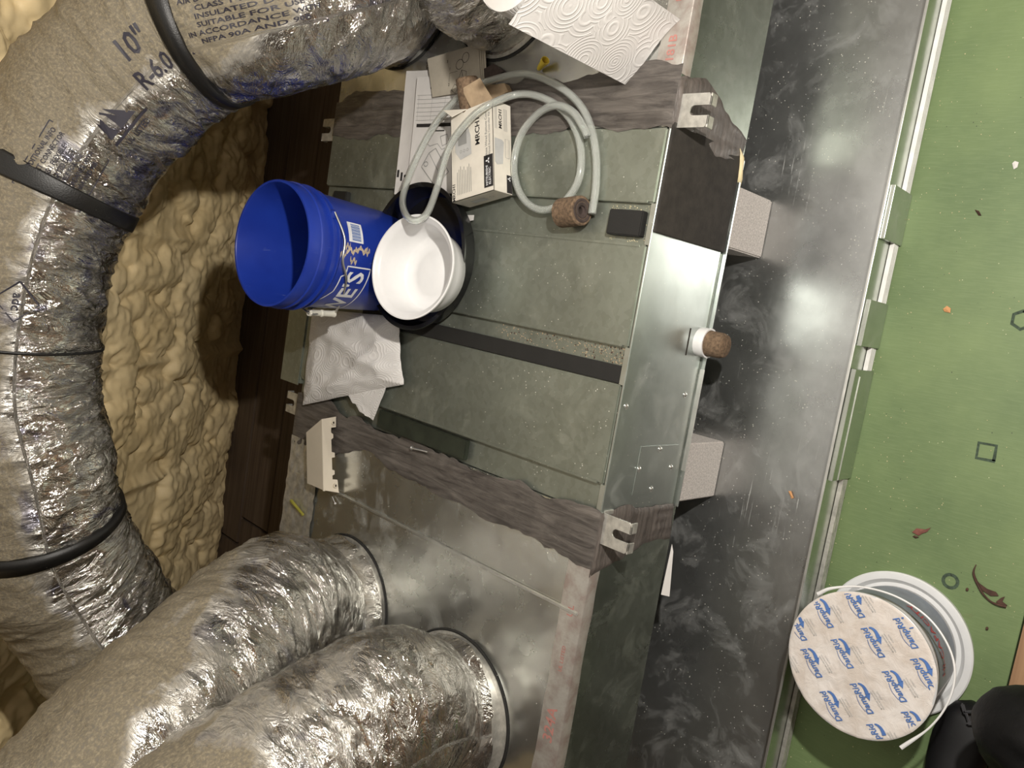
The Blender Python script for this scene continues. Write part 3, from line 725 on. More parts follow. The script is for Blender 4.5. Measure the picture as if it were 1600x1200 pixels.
# direction of increasing angle on screen (towards the upper left is 'up' for the print)
qa = proj(duct_eval(DC, s1_, t1_)); qb = proj(duct_eval(DC, s1_, t1_ + 0.1)); SY = 1 if (qb - qa)[0] < 0 else -1
deco('size_print', text2d('10"', 0.052, 0.1), dmap(207, 72, -1, SY), M['navy_ink'], slC)
deco('rating_print', text2d('R-6.0', 0.046, 0.1), dmap(243, 112, -1, SY), M['navy_ink'], slC)
deco('emblem_print', ([(-0.055, -0.03), (0.035, -0.03), (-0.01, 0.012), (-0.055, 0.055), (-0.043, -0.002), (-0.02, 0.012), (0.0, -0.012)], [(0, 1, 2, 6), (0, 6, 5, 4), (0, 4, 3)]), dmap(172, 172, -1, SY), M['navy_ink'], slC)
deco('emblem_print', join2d([rect2d(-0.06, -0.043, 0.055, -0.038, 8), shift(text2d('UL  LISTED', 0.016), 0.0, -0.055)]), dmap(172, 172, -1, SY), M['navy_ink'], slC)
wb = [line2d([(-0.07, -0.055), (0.07, -0.055)], 0.002), line2d([(-0.07, 0.055), (0.07, 0.055)], 0.002), line2d([(-0.07, -0.055), (-0.07, 0.055)], 0.002), line2d([(0.07, -0.055), (0.07, 0.055)], 0.002)]
for k, tx in enumerate(['FOR ADDITIONAL INFO', 'AIR DUCT CONNECTOR', 'CLASS 1 FLEXIBLE', 'INSULATED DUCT', 'SUITABLE FOR USE', 'IN ACCORDANCE WITH', 'NFPA 90A AND 90B']):
    wb.append(shift(text2d(tx, 0.0115), 0.0, 0.042 - 0.0135 * k))
deco('notice_print', join2d(wb), dmap(95, 262, -1, SY), M['navy_ink'], slC)
deco('notice_print', join2d(wb), dmap(375, 15, -1, SY), M['navy_ink'], slC)
deco('certification_print', join2d([line2d([(-0.035, 0), (0, 0.035), (0.035, 0), (0, -0.035), (-0.035, 0)], 0.003), text2d('adc', 0.022)]), dmap(28, 470, 1, -SY), M['navy_ink'], slC)

# ================================================================== BLUE BUCKET
BZ, BH = ZT + 0.006, 0.322
BC = np.array([0.014, 1.642, BZ])
BM = Matrix.Rotation(math.radians(4.3), 3, 'X'); BMn = np.array(BM)
bk_ = thing('bucket', 'open blue plastic five gallon bucket on the air handler beside the white bowl', 'bucket', BC)
Rb, Rt = 0.121, 0.1345
def rz(z): return Rb + (Rt - Rb) * z / BH
prof = [(0.0, 0.012), (Rb - 0.006, 0.012), (rz(0.1) - 0.0025, 0.1), (rz(BH) - 0.0025, BH - 0.003), (rz(BH) - 0.001, BH), (rz(BH) + 0.0035, BH), (rz(BH) + 0.005, BH - 0.004), (rz(BH) + 0.004, BH - 0.03),
        (rz(BH) + 0.0065, BH - 0.032), (rz(BH) + 0.0065, BH - 0.036), (rz(BH), BH - 0.037), (rz(BH) - 0.001, BH - 0.058), (rz(BH) + 0.0065, BH - 0.060), (rz(BH) + 0.0065, BH - 0.064), (rz(BH) - 0.002, BH - 0.066),
        (rz(BH) - 0.002, BH - 0.078), (rz(BH) + 0.002, BH - 0.080), (rz(BH) + 0.002, BH - 0.083), (rz(BH - 0.09), BH - 0.09), (rz(0.1), 0.1), (Rb + 0.001, 0.015), (Rb - 0.002, 0.006), (Rb - 0.006, 0.0), (Rb - 0.012, 0.0), (Rb - 0.014, 0.008), (0.0, 0.008)]
lathe('shell', prof, M['blue'], bk_, BM, BC, 96)
def bmap(a0, z0, off=0.0008):   # a: angle from the camera side (-Y), growing to +X
    def f(x, y):
        z = z0 + y; rr_ = rz(z) + off; a = a0 + x / rz(z0); return BC + BMn @ np.array([rr_ * math.sin(a), -rr_ * math.cos(a), z])
    return f
def bfind(px, py):
    A = np.linspace(-2.6, 1.5, 200)[:, None]; Z = np.linspace(0.02, BH - 0.09, 120)[None, :]
    r_ = rz(Z); Q = np.stack([r_ * np.sin(A), -r_ * np.cos(A), Z + 0 * A], -1) @ BMn.T + BC; q = proj(Q)
    nrm = np.stack([np.sin(A) + 0 * Z, -np.cos(A) + 0 * Z, 0 * A + 0 * Z], -1) @ BMn.T
    d = np.hypot(q[..., 0] - px, q[..., 1] - py) + np.where(np.sum(nrm * (Q - CAM), -1) < 0, 0, 1e6)
    i, j = np.unravel_index(np.argmin(d), d.shape); return A[i, 0], Z[0, j]
PLA, PLZ = bfind(555, 364)
# price label with bars
deco('price_label', rect2d(-0.023, -0.021, 0.023, 0.021, 6), bmap(PLA, PLZ, 0.0008), M['white_ink'], bk_)
bars = [rect2d(-0.019 + 0.0024 * k, -0.014, -0.0178 + 0.0024 * k + (0.0006 if k % 3 == 0 else 0), 0.012) for k in range(16)]
deco('barcode', join2d(bars), bmap(PLA, PLZ, 0.0014), M['blue_ink'], bk_)
# shop sign: gabled outline and lettering
lg = [(-0.125, -0.035), (0.125, -0.035), (0.125, 0.033), (0.105, 0.033), (0.10, 0.043), (0.06, 0.043), (0.0, 0.075), (-0.06, 0.043), (-0.10, 0.043), (-0.105, 0.033), (-0.125, 0.033), (-0.125, -0.035)]
seg_ = []
for a_, b_ in zip(lg[:-1], lg[1:]):
    k = max(1, int(np.hypot(b_[0] - a_[0], b_[1] - a_[1]) / 0.008)); seg_ += [tuple(np.array(a_) + (np.array(b_) - a_) * i / k) for i in range(k)]
seg_.append(lg[-1])
LA, LZ = bfind(552, 442); LA -= 0.088 / rz(LZ); print('sign', LA, LZ, PLA, PLZ)
deco('store_sign', line2d(seg_, 0.0032), bmap(LA, LZ), M['white_ink'], bk_)
tv, tf = text2d("LOWE'S", 0.066)
mx = max(abs(x) for x, y in tv); tv = [(x * 0.115 / mx, y * 1.0) for x, y in tv]
deco('store_sign', (tv, tf), bmap(LA, LZ - 0.001), M['white_ink'], bk_)
# tan smears of dried mud on the wall
for (a, z, L_, ph) in [(*bfind(px_, py_), l_, p_) for px_, py_, l_, p_ in ((550, 392, .03, .2), (565, 391, .035, 1.1), (535, 397, .022, 2.0), (552, 408, .02, 3.0), (572, 394, .02, .6), (543, 385, .015, 1.6))]:
    k = 14; ps = [(-L_ / 2 + L_ * i / k, 0.0045 * math.sin(i * 0.8 + ph)) for i in range(k + 1)]
    V = []; Fc = []
    for i, (x, y) in enumerate(ps):
        wdt = 0.0038 * (0.25 + abs(math.sin(i * 2.1 + ph)) + 0.5 * abs(math.sin(i * 0.9 + ph))); V += [(y - wdt, x), (y + wdt, x)]
    for i in range(k): Fc.append((2 * i, 2 * i + 2, 2 * i + 3, 2 * i + 1))
    deco('mud_smear', (V, Fc), bmap(a, z, 0.0012), M['mud'], bk_)
# wire bail hanging down on the camera side, with its grip
def bp(a, z, o=0.004): return BC + BMn @ np.array([(rz(z) + o) * math.sin(a), -(rz(z) + o) * math.cos(a), z])
EA, EZ = bfind(487, 352); EZ = BH - 0.075
ear = bp(EA, EZ, 0.001)
lathe('handle_ear', [(0.0, 0.008), (0.008, 0.008), (0.011, 0.0), (0.011, -0.004)], M['blue'], bk_, Matrix.Rotation(math.radians(90), 3, 'X'), ear, 20)
hpts = [bp(EA, EZ, 0.010)]
for px, py in ((508, 374), (527, 405), (537, 438)): a_, z_ = bfind(px, py); hpts.append(bp(a_, z_, 0.010))
def below(px, o):
    a_, z_ = bfind(px, 486); return bp(a_, z_, o)
g1, g0 = below(523, 0.013), below(482, 0.013)
hpts += [g1 * 1.0, (g0 + g1) / 2, g0, bp(-2.3, BH - 0.11, 0.014), bp(EA - math.pi, EZ, 0.010)]
bail = tube('bail_wire', hpts, 0.0026, M['wire'], bk_, 8, 120)
gd = Vector(g1 - g0); q = gd.normalized().to_track_quat('Z', 'Y').to_matrix(); Lg = gd.length
lathe('grip', [(0.0045, 0.0), (0.0075, 0.0), (0.0085, 0.003), (0.0085, 0.006), (0.0072, 0.008), (0.0072, Lg * 0.5 - 0.004), (0.0088, Lg * 0.5 - 0.002), (0.0088, Lg * 0.5 + 0.002), (0.0072, Lg * 0.5 + 0.004), (0.0072, Lg - 0.006), (0.0085, Lg - 0.004), (0.0085, Lg), (0.0045, Lg)], M['grip'], bail, q, g0, 20, closed=True)

# ------------------------------------------------------------------ black tray and white bowl
dc = at(655, 402, ZT + 0.045); dc = np.array([dc[0], dc[1], ZT + 0.0015])
# bucket stands inside the tray: low wall
tr = lathe('plant_tray', [(0.0, 0.0), (0.148, 0.0), (0.156, 0.006), (0.163, 0.040), (0.170, 0.046), (0.170, 0.050), (0.160, 0.049), (0.152, 0.010), (0.146, 0.002), (0.0, 0.0018)], M['black_gloss'], None, None, (dc[0], dc[1] + 0.012, ZT + 0.0018), 96)
tag(tr, 'glossy black round tray under the blue bucket and white bowl', 'tray')
bq = Matrix.Rotation(math.radians(9), 3, 'X') @ Matrix.Rotation(math.radians(4), 3, 'Y')
BOW = at(643, 417, ZT + 0.135)
bowl_prof = [(0.0, -0.082), (0.080, -0.082), (0.088, -0.076), (0.094, -0.045), (0.099, -0.014), (0.102, -0.010), (0.1115, -0.008), (0.1145, -0.002), (0.114, 0.0005), (0.111, 0.001), (0.108, -0.003), (0.102, -0.005), (0.0975, -0.012), (0.092, -0.045), (0.086, -0.073), (0.079, -0.0795), (0.050, -0.0798), (0.049, -0.0788), (0.0, -0.0788)]
bw = lathe('bowl', bowl_prof, M['white'], None, bq, BOW, 96, ang=50)
tag(bw, 'white round plastic bowl tilted on the black tray in front of the blue bucket', 'bowl')

# ================================================================== SMALL THINGS ON THE AIR HANDLER
# paper towel roll standing on the upper plenum
T1, T2 = at(1064, 31, ZT)[:2], at(978, 133, ZT)[:2]; TD = (T2 - T1) / np.linalg.norm(T2 - T1); TN = np.array([TD[1], -TD[0]])
if TN[1] < 0: TN = -TN
RR, RHt = 0.066, 0.325
rb = T2 - TD * 0.055 + TN * (RR + 0.004); RC = np.array([rb[0], rb[1], ZT + 0.001]); print('roll', T1, T2, RC)
pr = thing('paper_towel_roll', 'white embossed paper towel roll standing on the upper plenum', 'paper towel roll', RC)
def towel_grid(fn, n, m, name, parent, thick=0.0):
    u = np.linspace(0, 1, n)[:, None]; v = np.linspace(0, 1, m)[None, :]; P, uv = fn(u, v)
    return grid_obj(name, P, M['towel'], parent, uv=uv)
def fr(u, v):
    a = u * 2 * math.pi * 1.02 + 2.2; r_ = RR + 0.0012 * u + 0.0008 * vn(u * 12, v * 4, 3)
    P = np.stack([RC[0] + r_ * np.cos(a), RC[1] + r_ * np.sin(a), RC[2] + 0.001 + RHt * v + 0 * u], -1)
    return P, np.stack([a * RR + 0 * v, RHt * v + 0 * u, 0 * (u + v)], -1)
towel_grid(fr, 180, 40, 'sheet_roll', pr)
# loose sheet end lifting off the roll towards the camera
def fl_(u, v):
    q = T1 + (T2 - T1) * 0; x = T1[0] + (T2[0] - T1[0]) * u; y = T1[1] + (T2[1] - T1[1]) * u; w_ = 0.006 * np.sin(u * 5 + v * 2) * (1 - u)
    z = RC[2] + 0.001 + (RHt - 0.001) * v
    return np.stack([x + TN[0] * w_ + 0 * v, y + TN[1] * w_ + 0 * v, z + 0 * u], -1), np.stack([u * 0.14 + 0 * v, RHt * v + 0 * u, 0 * (u + v)], -1)
towel_grid(fl_, 40, 40, 'loose_sheet', pr)
lathe('roll_ends', [(0.022, 0.0), (RR, 0.0), (RR, 0.002), (RR, RHt - 0.001), (RR - 0.002, RHt), (0.022, RHt)], M['paper'], pr, None, RC, 64)
lathe('core', [(0.0195, 0.0), (0.022, 0.0), (0.022, RHt - 0.001), (0.0195, RHt - 0.001)], M['card'], pr, None, RC, 40, closed=True)

# crumpled paper towel
def outline_sheet(name, px_poly, n, hfun, parent, mat, zbase, seed=0):
    """quad sheet from four pixel corners on z = zbase, with heights"""
    c = [at(x, y, zbase + h_) for x, y, h_ in px_poly]
    u = np.linspace(0, 1, n)[:, None, None]; v = np.linspace(0, 1, n)[None, :, None]
    P = (1 - u) * (1 - v) * c[0] + u * (1 - v) * c[1] + u * v * c[2] + (1 - u) * v * c[3]
    uu = u[..., 0] + 0 * v[..., 0]; vv = v[..., 0] + 0 * u[..., 0]
    P[..., 2] += hfun(uu, vv)
    P[..., 0] += 0.008 * (vn(vv * 5, uu * 0.5, seed) - 0.5) * 2; P[..., 1] += 0.008 * (vn(uu * 5, vv * 0.5 + 9, seed) - 0.5) * 2
    sz = np.linalg.norm(c[1] - c[0]), np.linalg.norm(c[3] - c[0])
    return grid_obj(name, P, mat, parent, uv=np.stack([uu * sz[0], vv * sz[1], 0 * uu], -1))
ct = thing('crumpled_paper_towel', 'crumpled white embossed paper towel lying on the air handler by the bucket', 'paper towel', at(550, 570, ZT))
def hf(u, v):
    e = np.minimum(np.minimum(u, 1 - u), np.minimum(v, 1 - v)); env = np.clip(e / 0.16, 0, 1) ** 0.7
    ridge = 0.02 * np.exp(-((u * 0.8 - v * 0.9 - 0.05) / 0.10) ** 2) + 0.014 * np.exp(-((u + v - 1.25) / 0.09) ** 2)
    return env * (0.016 + 0.014 * vn(u * 3, v * 3, 6) + 0.5 * ridge) + 0.004 * vn(u * 11, v * 11, 8)
outline_sheet('sheet', [(492, 486, 0.01), (624, 498, 0.012), (630, 602, 0.01), (474, 634, 0.012)], 70, hf, ct, M['towel'], ZT + 0.002, 2)
outline_sheet('folded_corner', [(540, 600, 0.004), (612, 585, 0.004), (586, 658, 0.002), (566, 642, 0.002)], 24, lambda u, v: 0.006 * vn(u * 3, v * 3, 1), ct, M['towel'], ZT + 0.0115, 5)
outline_sheet('folded_edge', [(482, 545, 0.004), (500, 545, 0.01), (500, 600, 0.01), (480, 592, 0.004)], 20, lambda u, v: 0.008 * vn(u * 3, v * 4, 3), ct, M['towel'], ZT + 0.004, 7)

# cream plastic cover with tabs
cv = thing('plastic_cover', 'cream plastic housing cover with clip tabs lying at the rear of the plenum joint', 'plastic cover', at(500, 712, ZT + 0.01))
zt_, zs = ZT + 0.052, ZT + 0.006
tf_ = [at(478.5, 677, zt_ - 0.012), at(503, 656, zt_), at(505.5, 766, zt_), at(480, 755, zt_ - 0.012)]
sk = [at(525.5, 652, zs), at(530, 770, zs)]
def slab(name, pts, mat, parent, th=0.002):
    pts = [np.asarray(p) for p in pts]; n = np.cross(pts[1] - pts[0], pts[-1] - pts[0]); n /= np.linalg.norm(n); 
    return prism3(name, pts, n * th, mat, parent)
slab('face', tf_, M['cream'], cv)
# skirt with notches towards the camera
a, b, c_, d_ = tf_[1], tf_[2], sk[1], sk[0]
def sp(t_, h_): return (a * (1 - t_) + b * t_) * (1 - h_) + (d_ * (1 - t_) + c_ * t_) * h_
prof2 = [(0, 0), (0, 0.98), (0.13, 0.95), (0.13, 0.62), (0.18, 0.60), (0.2, 0.62), (0.22, 0.74), (0.27, 0.74), (0.29, 0.6), (0.46, 0.6), (0.47, 0.8), (0.53, 0.8), (0.54, 0.6), (0.70, 0.6), (0.71, 0.75), (0.76, 0.75), (0.78, 0.6), (0.83, 0.6), (0.83, 0.92), (1.0, 0.98), (1, 0)]
slab('skirt', [sp(*p) for p in prof2], M['cream'], cv)
slab('rim', [sp(-0.01, 0.0), sp(-0.01, 0.10), sp(1.01, 0.10), sp(1.01, 0.0)], M['cream'], cv, 0.0035)
lf = [at(478.5, 677, zs), at(480, 755, zs)]
slab('end_wall', [tf_[0], tf_[1], sk[0], at(497, 672, zs)], M['cream'], cv)
slab('end_wall', [tf_[3], tf_[2], sk[1], at(499, 758, zs)], M['cream'], cv)
for t_ in (0.065, 0.915):
    o_ = sp(t_, 0.72); n_ = np.cross(b - a, d_ - a); n_ /= np.linalg.norm(n_)
    qq = Vector(n_).to_track_quat('Z', 'Y').to_matrix()
    lathe('screw_boss', [(0.0035, 0.0), (0.0058, 0.0), (0.0058, 0.006), (0.0035, 0.006)], M['cream'], cv, qq, o_, 16, closed=True)
    lathe('screw_hole', [(0.0, 0.001), (0.0035, 0.001)], M['dark'], cv, qq, o_ + n_ * 0.002, 16)

# instruction sheets, booklet
def sheet(name, label, poly, z, curl, seed, mat='paper', group=None):
    r_ = thing(name, label, 'paper', at(poly[0][0], poly[0][1], z), group)
    c = [at(x, y, z) for x, y in poly]
    n = 30; u = np.linspace(0, 1, n)[:, None, None]; v = np.linspace(0, 1, n)[None, :, None]
    P = (1 - u) * (1 - v) * c[0] + u * (1 - v) * c[1] + u * v * c[2] + (1 - u) * v * c[3]
    uu = u[..., 0] + 0 * v[..., 0]; vv = v[..., 0] + 0 * u[..., 0]
    P[..., 2] += curl * (0.6 * vn(uu * 2, vv * 2, seed) + np.clip(0.25 - uu, 0, 1) ** 2 * 8)
    o_ = grid_obj('page', P, M[mat], r_)
    def mp(x, y, off=0.0006):
        i, j = np.clip(x, 0, 0.999) * (n - 1), np.clip(y, 0, 0.999) * (n - 1); i0, j0 = int(i), int(j); fi, fj = i - i0, j - j0
        q = (P[i0, j0] * (1 - fi) + P[i0 + 1, j0] * fi) * (1 - fj) + (P[i0, j0 + 1] * (1 - fi) + P[i0 + 1, j0 + 1] * fi) * fj
        return q + np.array([0, 0, off])
    return r_, o_, mp
def subdiv_line(p, q, w_, k=10): return line2d([(p[0] + (q[0] - p[0]) * i / k, p[1] + (q[1] - p[1]) * i / k) for i in range(k + 1)], w_)
# under sheet with black blocks at its lower end
s1, p1, m1 = sheet('instruction_sheet', 'plain white sheet with black print bars, leftmost of the papers behind the box', [(638, 112), (700, 108), (676, 304), (618, 304)], ZT + 0.004, 0.006, 4)
deco('print', join2d([rect2d(0.02 + 0.09 * k, 0.80 + 0.02 * (k % 3), 0.07 + 0.09 * k, 0.86 + 0.03 * (k % 2)) for k in range(5)]), m1, M['ink'], p1)
s2, p2, m2 = sheet('instruction_sheet', 'white instruction sheet with ruled table and line drawings, under the clear tubing', [(656, 122), (765, 112), (732, 304), (638, 300)], ZT + 0.008, 0.008, 7)
ls = [subdiv_line((0.03, 0.16 + 0.036 * k), (0.75, 0.16 + 0.036 * k), 0.0035) for k in range(7)] + [subdiv_line((x, 0.16), (x, 0.376), 0.003) for x in (0.05, 0.25, 0.45, 0.75)]
ls += [subdiv_line((0.35, 0.08 + 0.01 * k), (0.5, 0.08 + 0.01 * k), 0.003, 3) for k in range(2)]
deco('table_print', join2d(ls), m2, M['gray_ink'], p2)
deco('print_bar', join2d([rect2d(0.05, 0.405, 0.62, 0.435, 6), rect2d(0.25, 0.465, 0.5, 0.475, 3)]), m2, M['ink'], p2)
dr = [line2d([(0.20, 0.78), (0.30, 0.66), (0.40, 0.62), (0.66, 0.82), (0.55, 0.90), (0.45, 0.93), (0.20, 0.78)], 0.010), line2d([(0.30, 0.66), (0.56, 0.87), (0.66, 0.82)], 0.007), line2d([(0.56, 0.87), (0.5, 0.93)], 0.007),
      line2d([(0.2, 0.56), (0.3, 0.60), (0.42, 0.58), (0.5, 0.63), (0.62, 0.6)], 0.006), line2d([(0.45, 0.52), (0.55, 0.5), (0.6, 0.57), (0.5, 0.6), (0.45, 0.52)], 0.008)]
dr += [line2d([(0.27 + 0.035 * math.cos(a), 0.755 + 0.02 * math.sin(a)) for a in np.linspace(0, 6.3, 14)], 0.008)]
deco('drawing_print', join2d(dr), m2, M['gray_ink'], p2)
for x, y in ((0.22, 0.10), (0.46, 0.08), (0.62, 0.04)):
    deco('print_dot', line2d([(x + 0.012 * math.cos(a), y + 0.008 * math.sin(a)) for a in np.linspace(0, 6.3, 10)], 0.008), m2, M['ink'], p2)
# booklet of several leaves
bkl = thing('instruction_booklet', 'thin tan booklet of diagrams lying behind the papers, nearest the upper ducts', 'booklet', at(715, 105, ZT + 0.01))
for k, (dx_, z_) in enumerate(((10, 0.0125), (6, 0.0145), (3, 0.0165), (0, 0.0185))):
    c = [at(668 + dx_, 92, ZT + z_), at(748 + dx_, 68, ZT + z_), at(752 + dx_, 140, ZT + z_), at(676 + dx_, 152, ZT + z_)]
    prism('leaf', c, ZT + z_, ZT + z_ + 0.0007, M['paper_dim'], bkl)
mb = planemap(at(712, 112, ZT + 0.0195), at(748, 68, ZT) - at(668, 92, ZT), at(668, 92, ZT) - at(676, 152, ZT), 0.0003)
dd = [line2d([(0.03 + 0.011 * math.cos(a), 0.026 + 0.011 * math.sin(a)) for a in np.linspace(0, 6.3, 16)], 0.0012), line2d([(0.012 + 0.012 * math.cos(a), 0.014 + 0.011 * math.sin(a)) for a in np.linspace(0, 6.3, 16)], 0.0012),
      line2d([(0.01, -0.022), (0.02, 0.0), (0.036, -0.006), (0.034, -0.03), (0.02, -0.036), (0.01, -0.022)], 0.0012), line2d([(0.02, 0.0), (0.03, -0.03)], 0.001), line2d([(-0.02, -0.02), (-0.02, 0.0), (0.006, 0.0)], 0.0008), line2d([(-0.01, -0.04), (0.0, -0.028), (0.012, -0.036), (0.004, -0.05), (-0.01, -0.04)], 0.0012)]
deco('diagram_print', join2d(dd), mb, M['ink'], bkl)
for s_, x, y in (('1', -0.02, 0.01), ('2', -0.02, -0.026), ('3', -0.03, 0.028)): deco('diagram_number', shift(text2d(s_, 0.009), x, y), mb, M['ink'], bkl)
o = mesh('paper_scrap', [at(703, 346, ZT + 0.0012), at(722, 336, ZT + 0.0012), at(741, 336, ZT + 0.0014), at(740, 344, ZT + 0.0014), at(726, 347, ZT + 0.0012), at(724, 358, ZT + 0.0012), at(706, 360, ZT + 0.0012)], [(0, 1, 2, 3, 4, 5, 6)], M['paper'])
tag(o, 'white paper corner sticking out under the controller box by the black tray', 'paper')
o = thing('paper_slip', 'narrow white paper slip wedged under the plenum beside the mastic joint', 'paper', aty(1040, 905, 0.8))
c = [aty(1050, 850, 0.852), aty(1052, 862, 0.845), aty(1046, 932, 0.82), aty(1033, 929, 0.83), ]
prism3('slip', [c[0], c[1], c[2], c[3]], (0, 0, 0.0006), M['paper'], o)

# controller box
bt = ZT + 0.066
e0 = at(800, 305, ZT + 0.012); e1 = at(797, 166, ZT + 0.012)
FB = np.array([e0[0], e0[1]]); exd = np.array([e1[0] - e0[0], e1[1] - e0[1]]); Lb = np.linalg.norm(exd); exd /= Lb; eyd = np.array([-exd[1], exd[0]]); Wb = 0.128
P4 = [FB, FB + exd * Lb, FB + exd * Lb + eyd * Wb, FB + eyd * Wb]
cb = thing('controller_box', 'worn white printed cardboard box of a wall controller with a torn open end', 'box', (FB[0], FB[1], ZT + 0.01))
zb = ZT + 0.011
E3, Y3 = np.array([*exd, 0]), np.array([*eyd, 0]); o3 = np.array([FB[0], FB[1], 0])
# torn flaps at the open end
def P3(u, v, z): return o3 + E3 * u * Lb + Y3 * v * Wb + np.array([0, 0, z])
def pl4(V, Fc, a, b, c, d, th):
    k = len(V); n_ = np.cross(b - a, d - a); n_ = n_ / np.linalg.norm(n_) * th
    V += [a, b, c, d, a - n_, b - n_, c - n_, d - n_]
    Fc += [(k, k + 1, k + 2, k + 3), (k + 7, k + 6, k + 5, k + 4), (k, k + 4, k + 5, k + 1), (k + 1, k + 5, k + 6, k + 2), (k + 2, k + 6, k + 7, k + 3), (k + 3, k + 7, k + 4, k)]
V_, F_ = [], []
pl4(V_, F_, P3(0, 0, bt), P3(1, 0, bt), P3(1, 1, bt), P3(0, 1, bt), 0.0014)
pl4(V_, F_, P3(0, 1, zb), P3(1, 1, zb), P3(1, 0, zb), P3(0, 0, zb), 0.0014)
pl4(V_, F_, P3(0, 0, zb), P3(1, 0, zb), P3(1, 0, bt), P3(0, 0, bt), 0.0014)
pl4(V_, F_, P3(1, 1, zb), P3(0, 1, zb), P3(0, 1, bt), P3(1, 1, bt), 0.0014)
pl4(V_, F_, P3(0, 1, zb), P3(0, 0, zb), P3(0, 0, bt), P3(0, 1, bt), 0.0014)
mesh('carton', V_, F_, M['box'], cb)
slab('torn_flap', [P3(1.0, 0.0, bt), P3(1.0, 0.5, bt), P3(1.22, 0.62, bt + 0.012), P3(1.26, 0.2, bt + 0.01)], M['card'], cb, 0.001)
slab('torn_flap', [P3(1.0, 0.6, bt), P3(1.0, 1.0, bt), P3(1.05, 1.05, bt + 0.015), P3(0.92, 0.8, bt + 0.02)], M['box'], cb, 0.001)
slab('torn_flap', [P3(1.0, 1.0, zb), P3(1.0, 1.0, bt), P3(1.12, 1.18, bt - 0.012), P3(1.12, 1.15, zb)], M['card'], cb, 0.001)
mt = planemap(P3(0.5, 0.5, bt + 0.0003), E3, Y3, 0.0004)   # top face, x along the box, y away
hL, hW = Lb / 2, Wb / 2
deco('black_panel', rect2d(-hL + 0.010, -hW + 0.002, -hL + 0.078, -hW + 0.028), mt, M['ink'], cb)
mt2 = planemap(P3(0.5, 0.5, bt + 0.0008), E3, Y3, 0.0004)
dia = lambda cx, cy, a: [(cx, cy), (cx + 0.0042 * math.cos(a + 0.52), cy + 0.0042 * math.sin(a + 0.52)), (cx + 0.0073 * math.cos(a), cy + 0.0073 * math.sin(a)), (cx + 0.0042 * math.cos(a - 0.52), cy + 0.0042 * math.sin(a - 0.52))]
cx0, cy0 = -hL + 0.066, -hW + 0.0155
def three(cx, cy, k=1.0):
    return join2d([([(cx + (x - cx) * k, cy + (y - cy) * k) for x, y in dia(cx, cy, a)], [(0, 1, 2, 3)]) for a in (math.pi / 2, math.pi / 2 + 2.094, math.pi / 2 + 4.189)])
deco('maker_mark', three(cx0, cy0), mt2, M['white_ink'], cb)
deco('maker_mark', join2d([shift(text2d('MITSUBISHI', 0.0085), -hL + 0.035, -hW + 0.019), shift(text2d('ELECTRIC', 0.0085), -hL + 0.033, -hW + 0.0105)]), mt2, M['white_ink'], cb)
mr = mt
deco('model_print', shift(text2d('MRCH1', 0.0185), hL - 0.055, -hW + 0.045), mt, M['ink'], cb)
deco('model_print', shift(text2d('MRCH1', 0.012), -hL + 0.020, hW - 0.008), mt, M['ink'], cb)
deco('line_print', join2d([shift(text2d('Deluxe Wired Remote Controller', 0.0088), hL - 0.062, -hW + 0.020), shift(text2d('Wired Remote Controller Kit', 0.0075), hL - 0.07, -hW + 0.011)]), mt, M['gray_ink'], cb)
rows = []
for k in range(9):
    yy = hW - 0.020 - 0.0052 * k; rows.append(rect2d(-hL + 0.012, yy, -hL + 0.012 + 0.05 + 0.014 * ((k * 7) % 5) / 5, yy + 0.0016))
deco('text_rows', join2d(rows), mt, M['gray_ink'], cb)
dev = [(hL - 0.100, 0.000), (hL - 0.105, 0.034), (hL - 0.085, 0.050), (hL - 0.035, 0.050), (hL - 0.030, 0.012), (hL - 0.060, 0.002)]
deco('device_picture', (dev, [tuple(range(6))]), mt, M['light_ink'], cb)
deco('device_picture', join2d([rect2d(hL - 0.074, 0.014, hL - 0.044, 0.040)] + [line2d([(hL - 0.088 + 0.003 * math.cos(a), y + 0.003 * math.sin(a)) for a in np.linspace(0, 6.3, 9)], 0.001) for y in (0.012, 0.022, 0.032)]), mt2, M['gray_ink'], cb)
mf = planemap(P3(0.5, 0, (zb + bt) / 2) - Y3 * 0.0003, E3, (0, 0, 1), 0.0004)
hz = (bt - zb) / 2
deco('model_print', shift(text2d('MRCH1', 0.013), hL - 0.036, hz - 0.022), mf, M['ink'], cb)
deco('device_picture', join2d([([(-0.04, 0.018), (-0.035, 0.0), (0.012, -0.004), (0.016, 0.002), (0.016, 0.024), (-0.035, 0.024)], [(0, 1, 2, 3, 4, 5)])]), mf, M['light_ink'], cb)
deco('text_rows', join2d([rect2d(hL - 0.06, hz - 0.034 - 0.004 * k, hL - 0.012, hz - 0.0328 - 0.004 * k) for k in range(3)] + [rect2d(hL - 0.06, hz - 0.007 - 0.004 * k, hL - 0.006, hz - 0.0058 - 0.004 * k) for k in range(2)] + [line2d([(-0.02, -0.02), (0.02, -0.02), (0.02, -0.008), (-0.02, -0.008), (-0.02, -0.02)], 0.001)]), mf, M['gray_ink'], cb)
deco('black_panel', rect2d(-hL + 0.002, -hz + 0.001, -hL + 0.040, -hz + 0.017), mf, M['ink'], cb)
mf2 = planemap(P3(0.5, 0, (zb + bt) / 2) - Y3 * 0.0008, E3, (0, 0, 1), 0.0004)
deco('maker_mark', three(-hL + 0.032, -hz + 0.0095, 0.8), mf2, M['white_ink'], cb)
me_ = planemap(P3(0, 0.5, (zb + bt) / 2) - E3 * 0.0003, -Y3, (0, 0, 1), 0.0004)
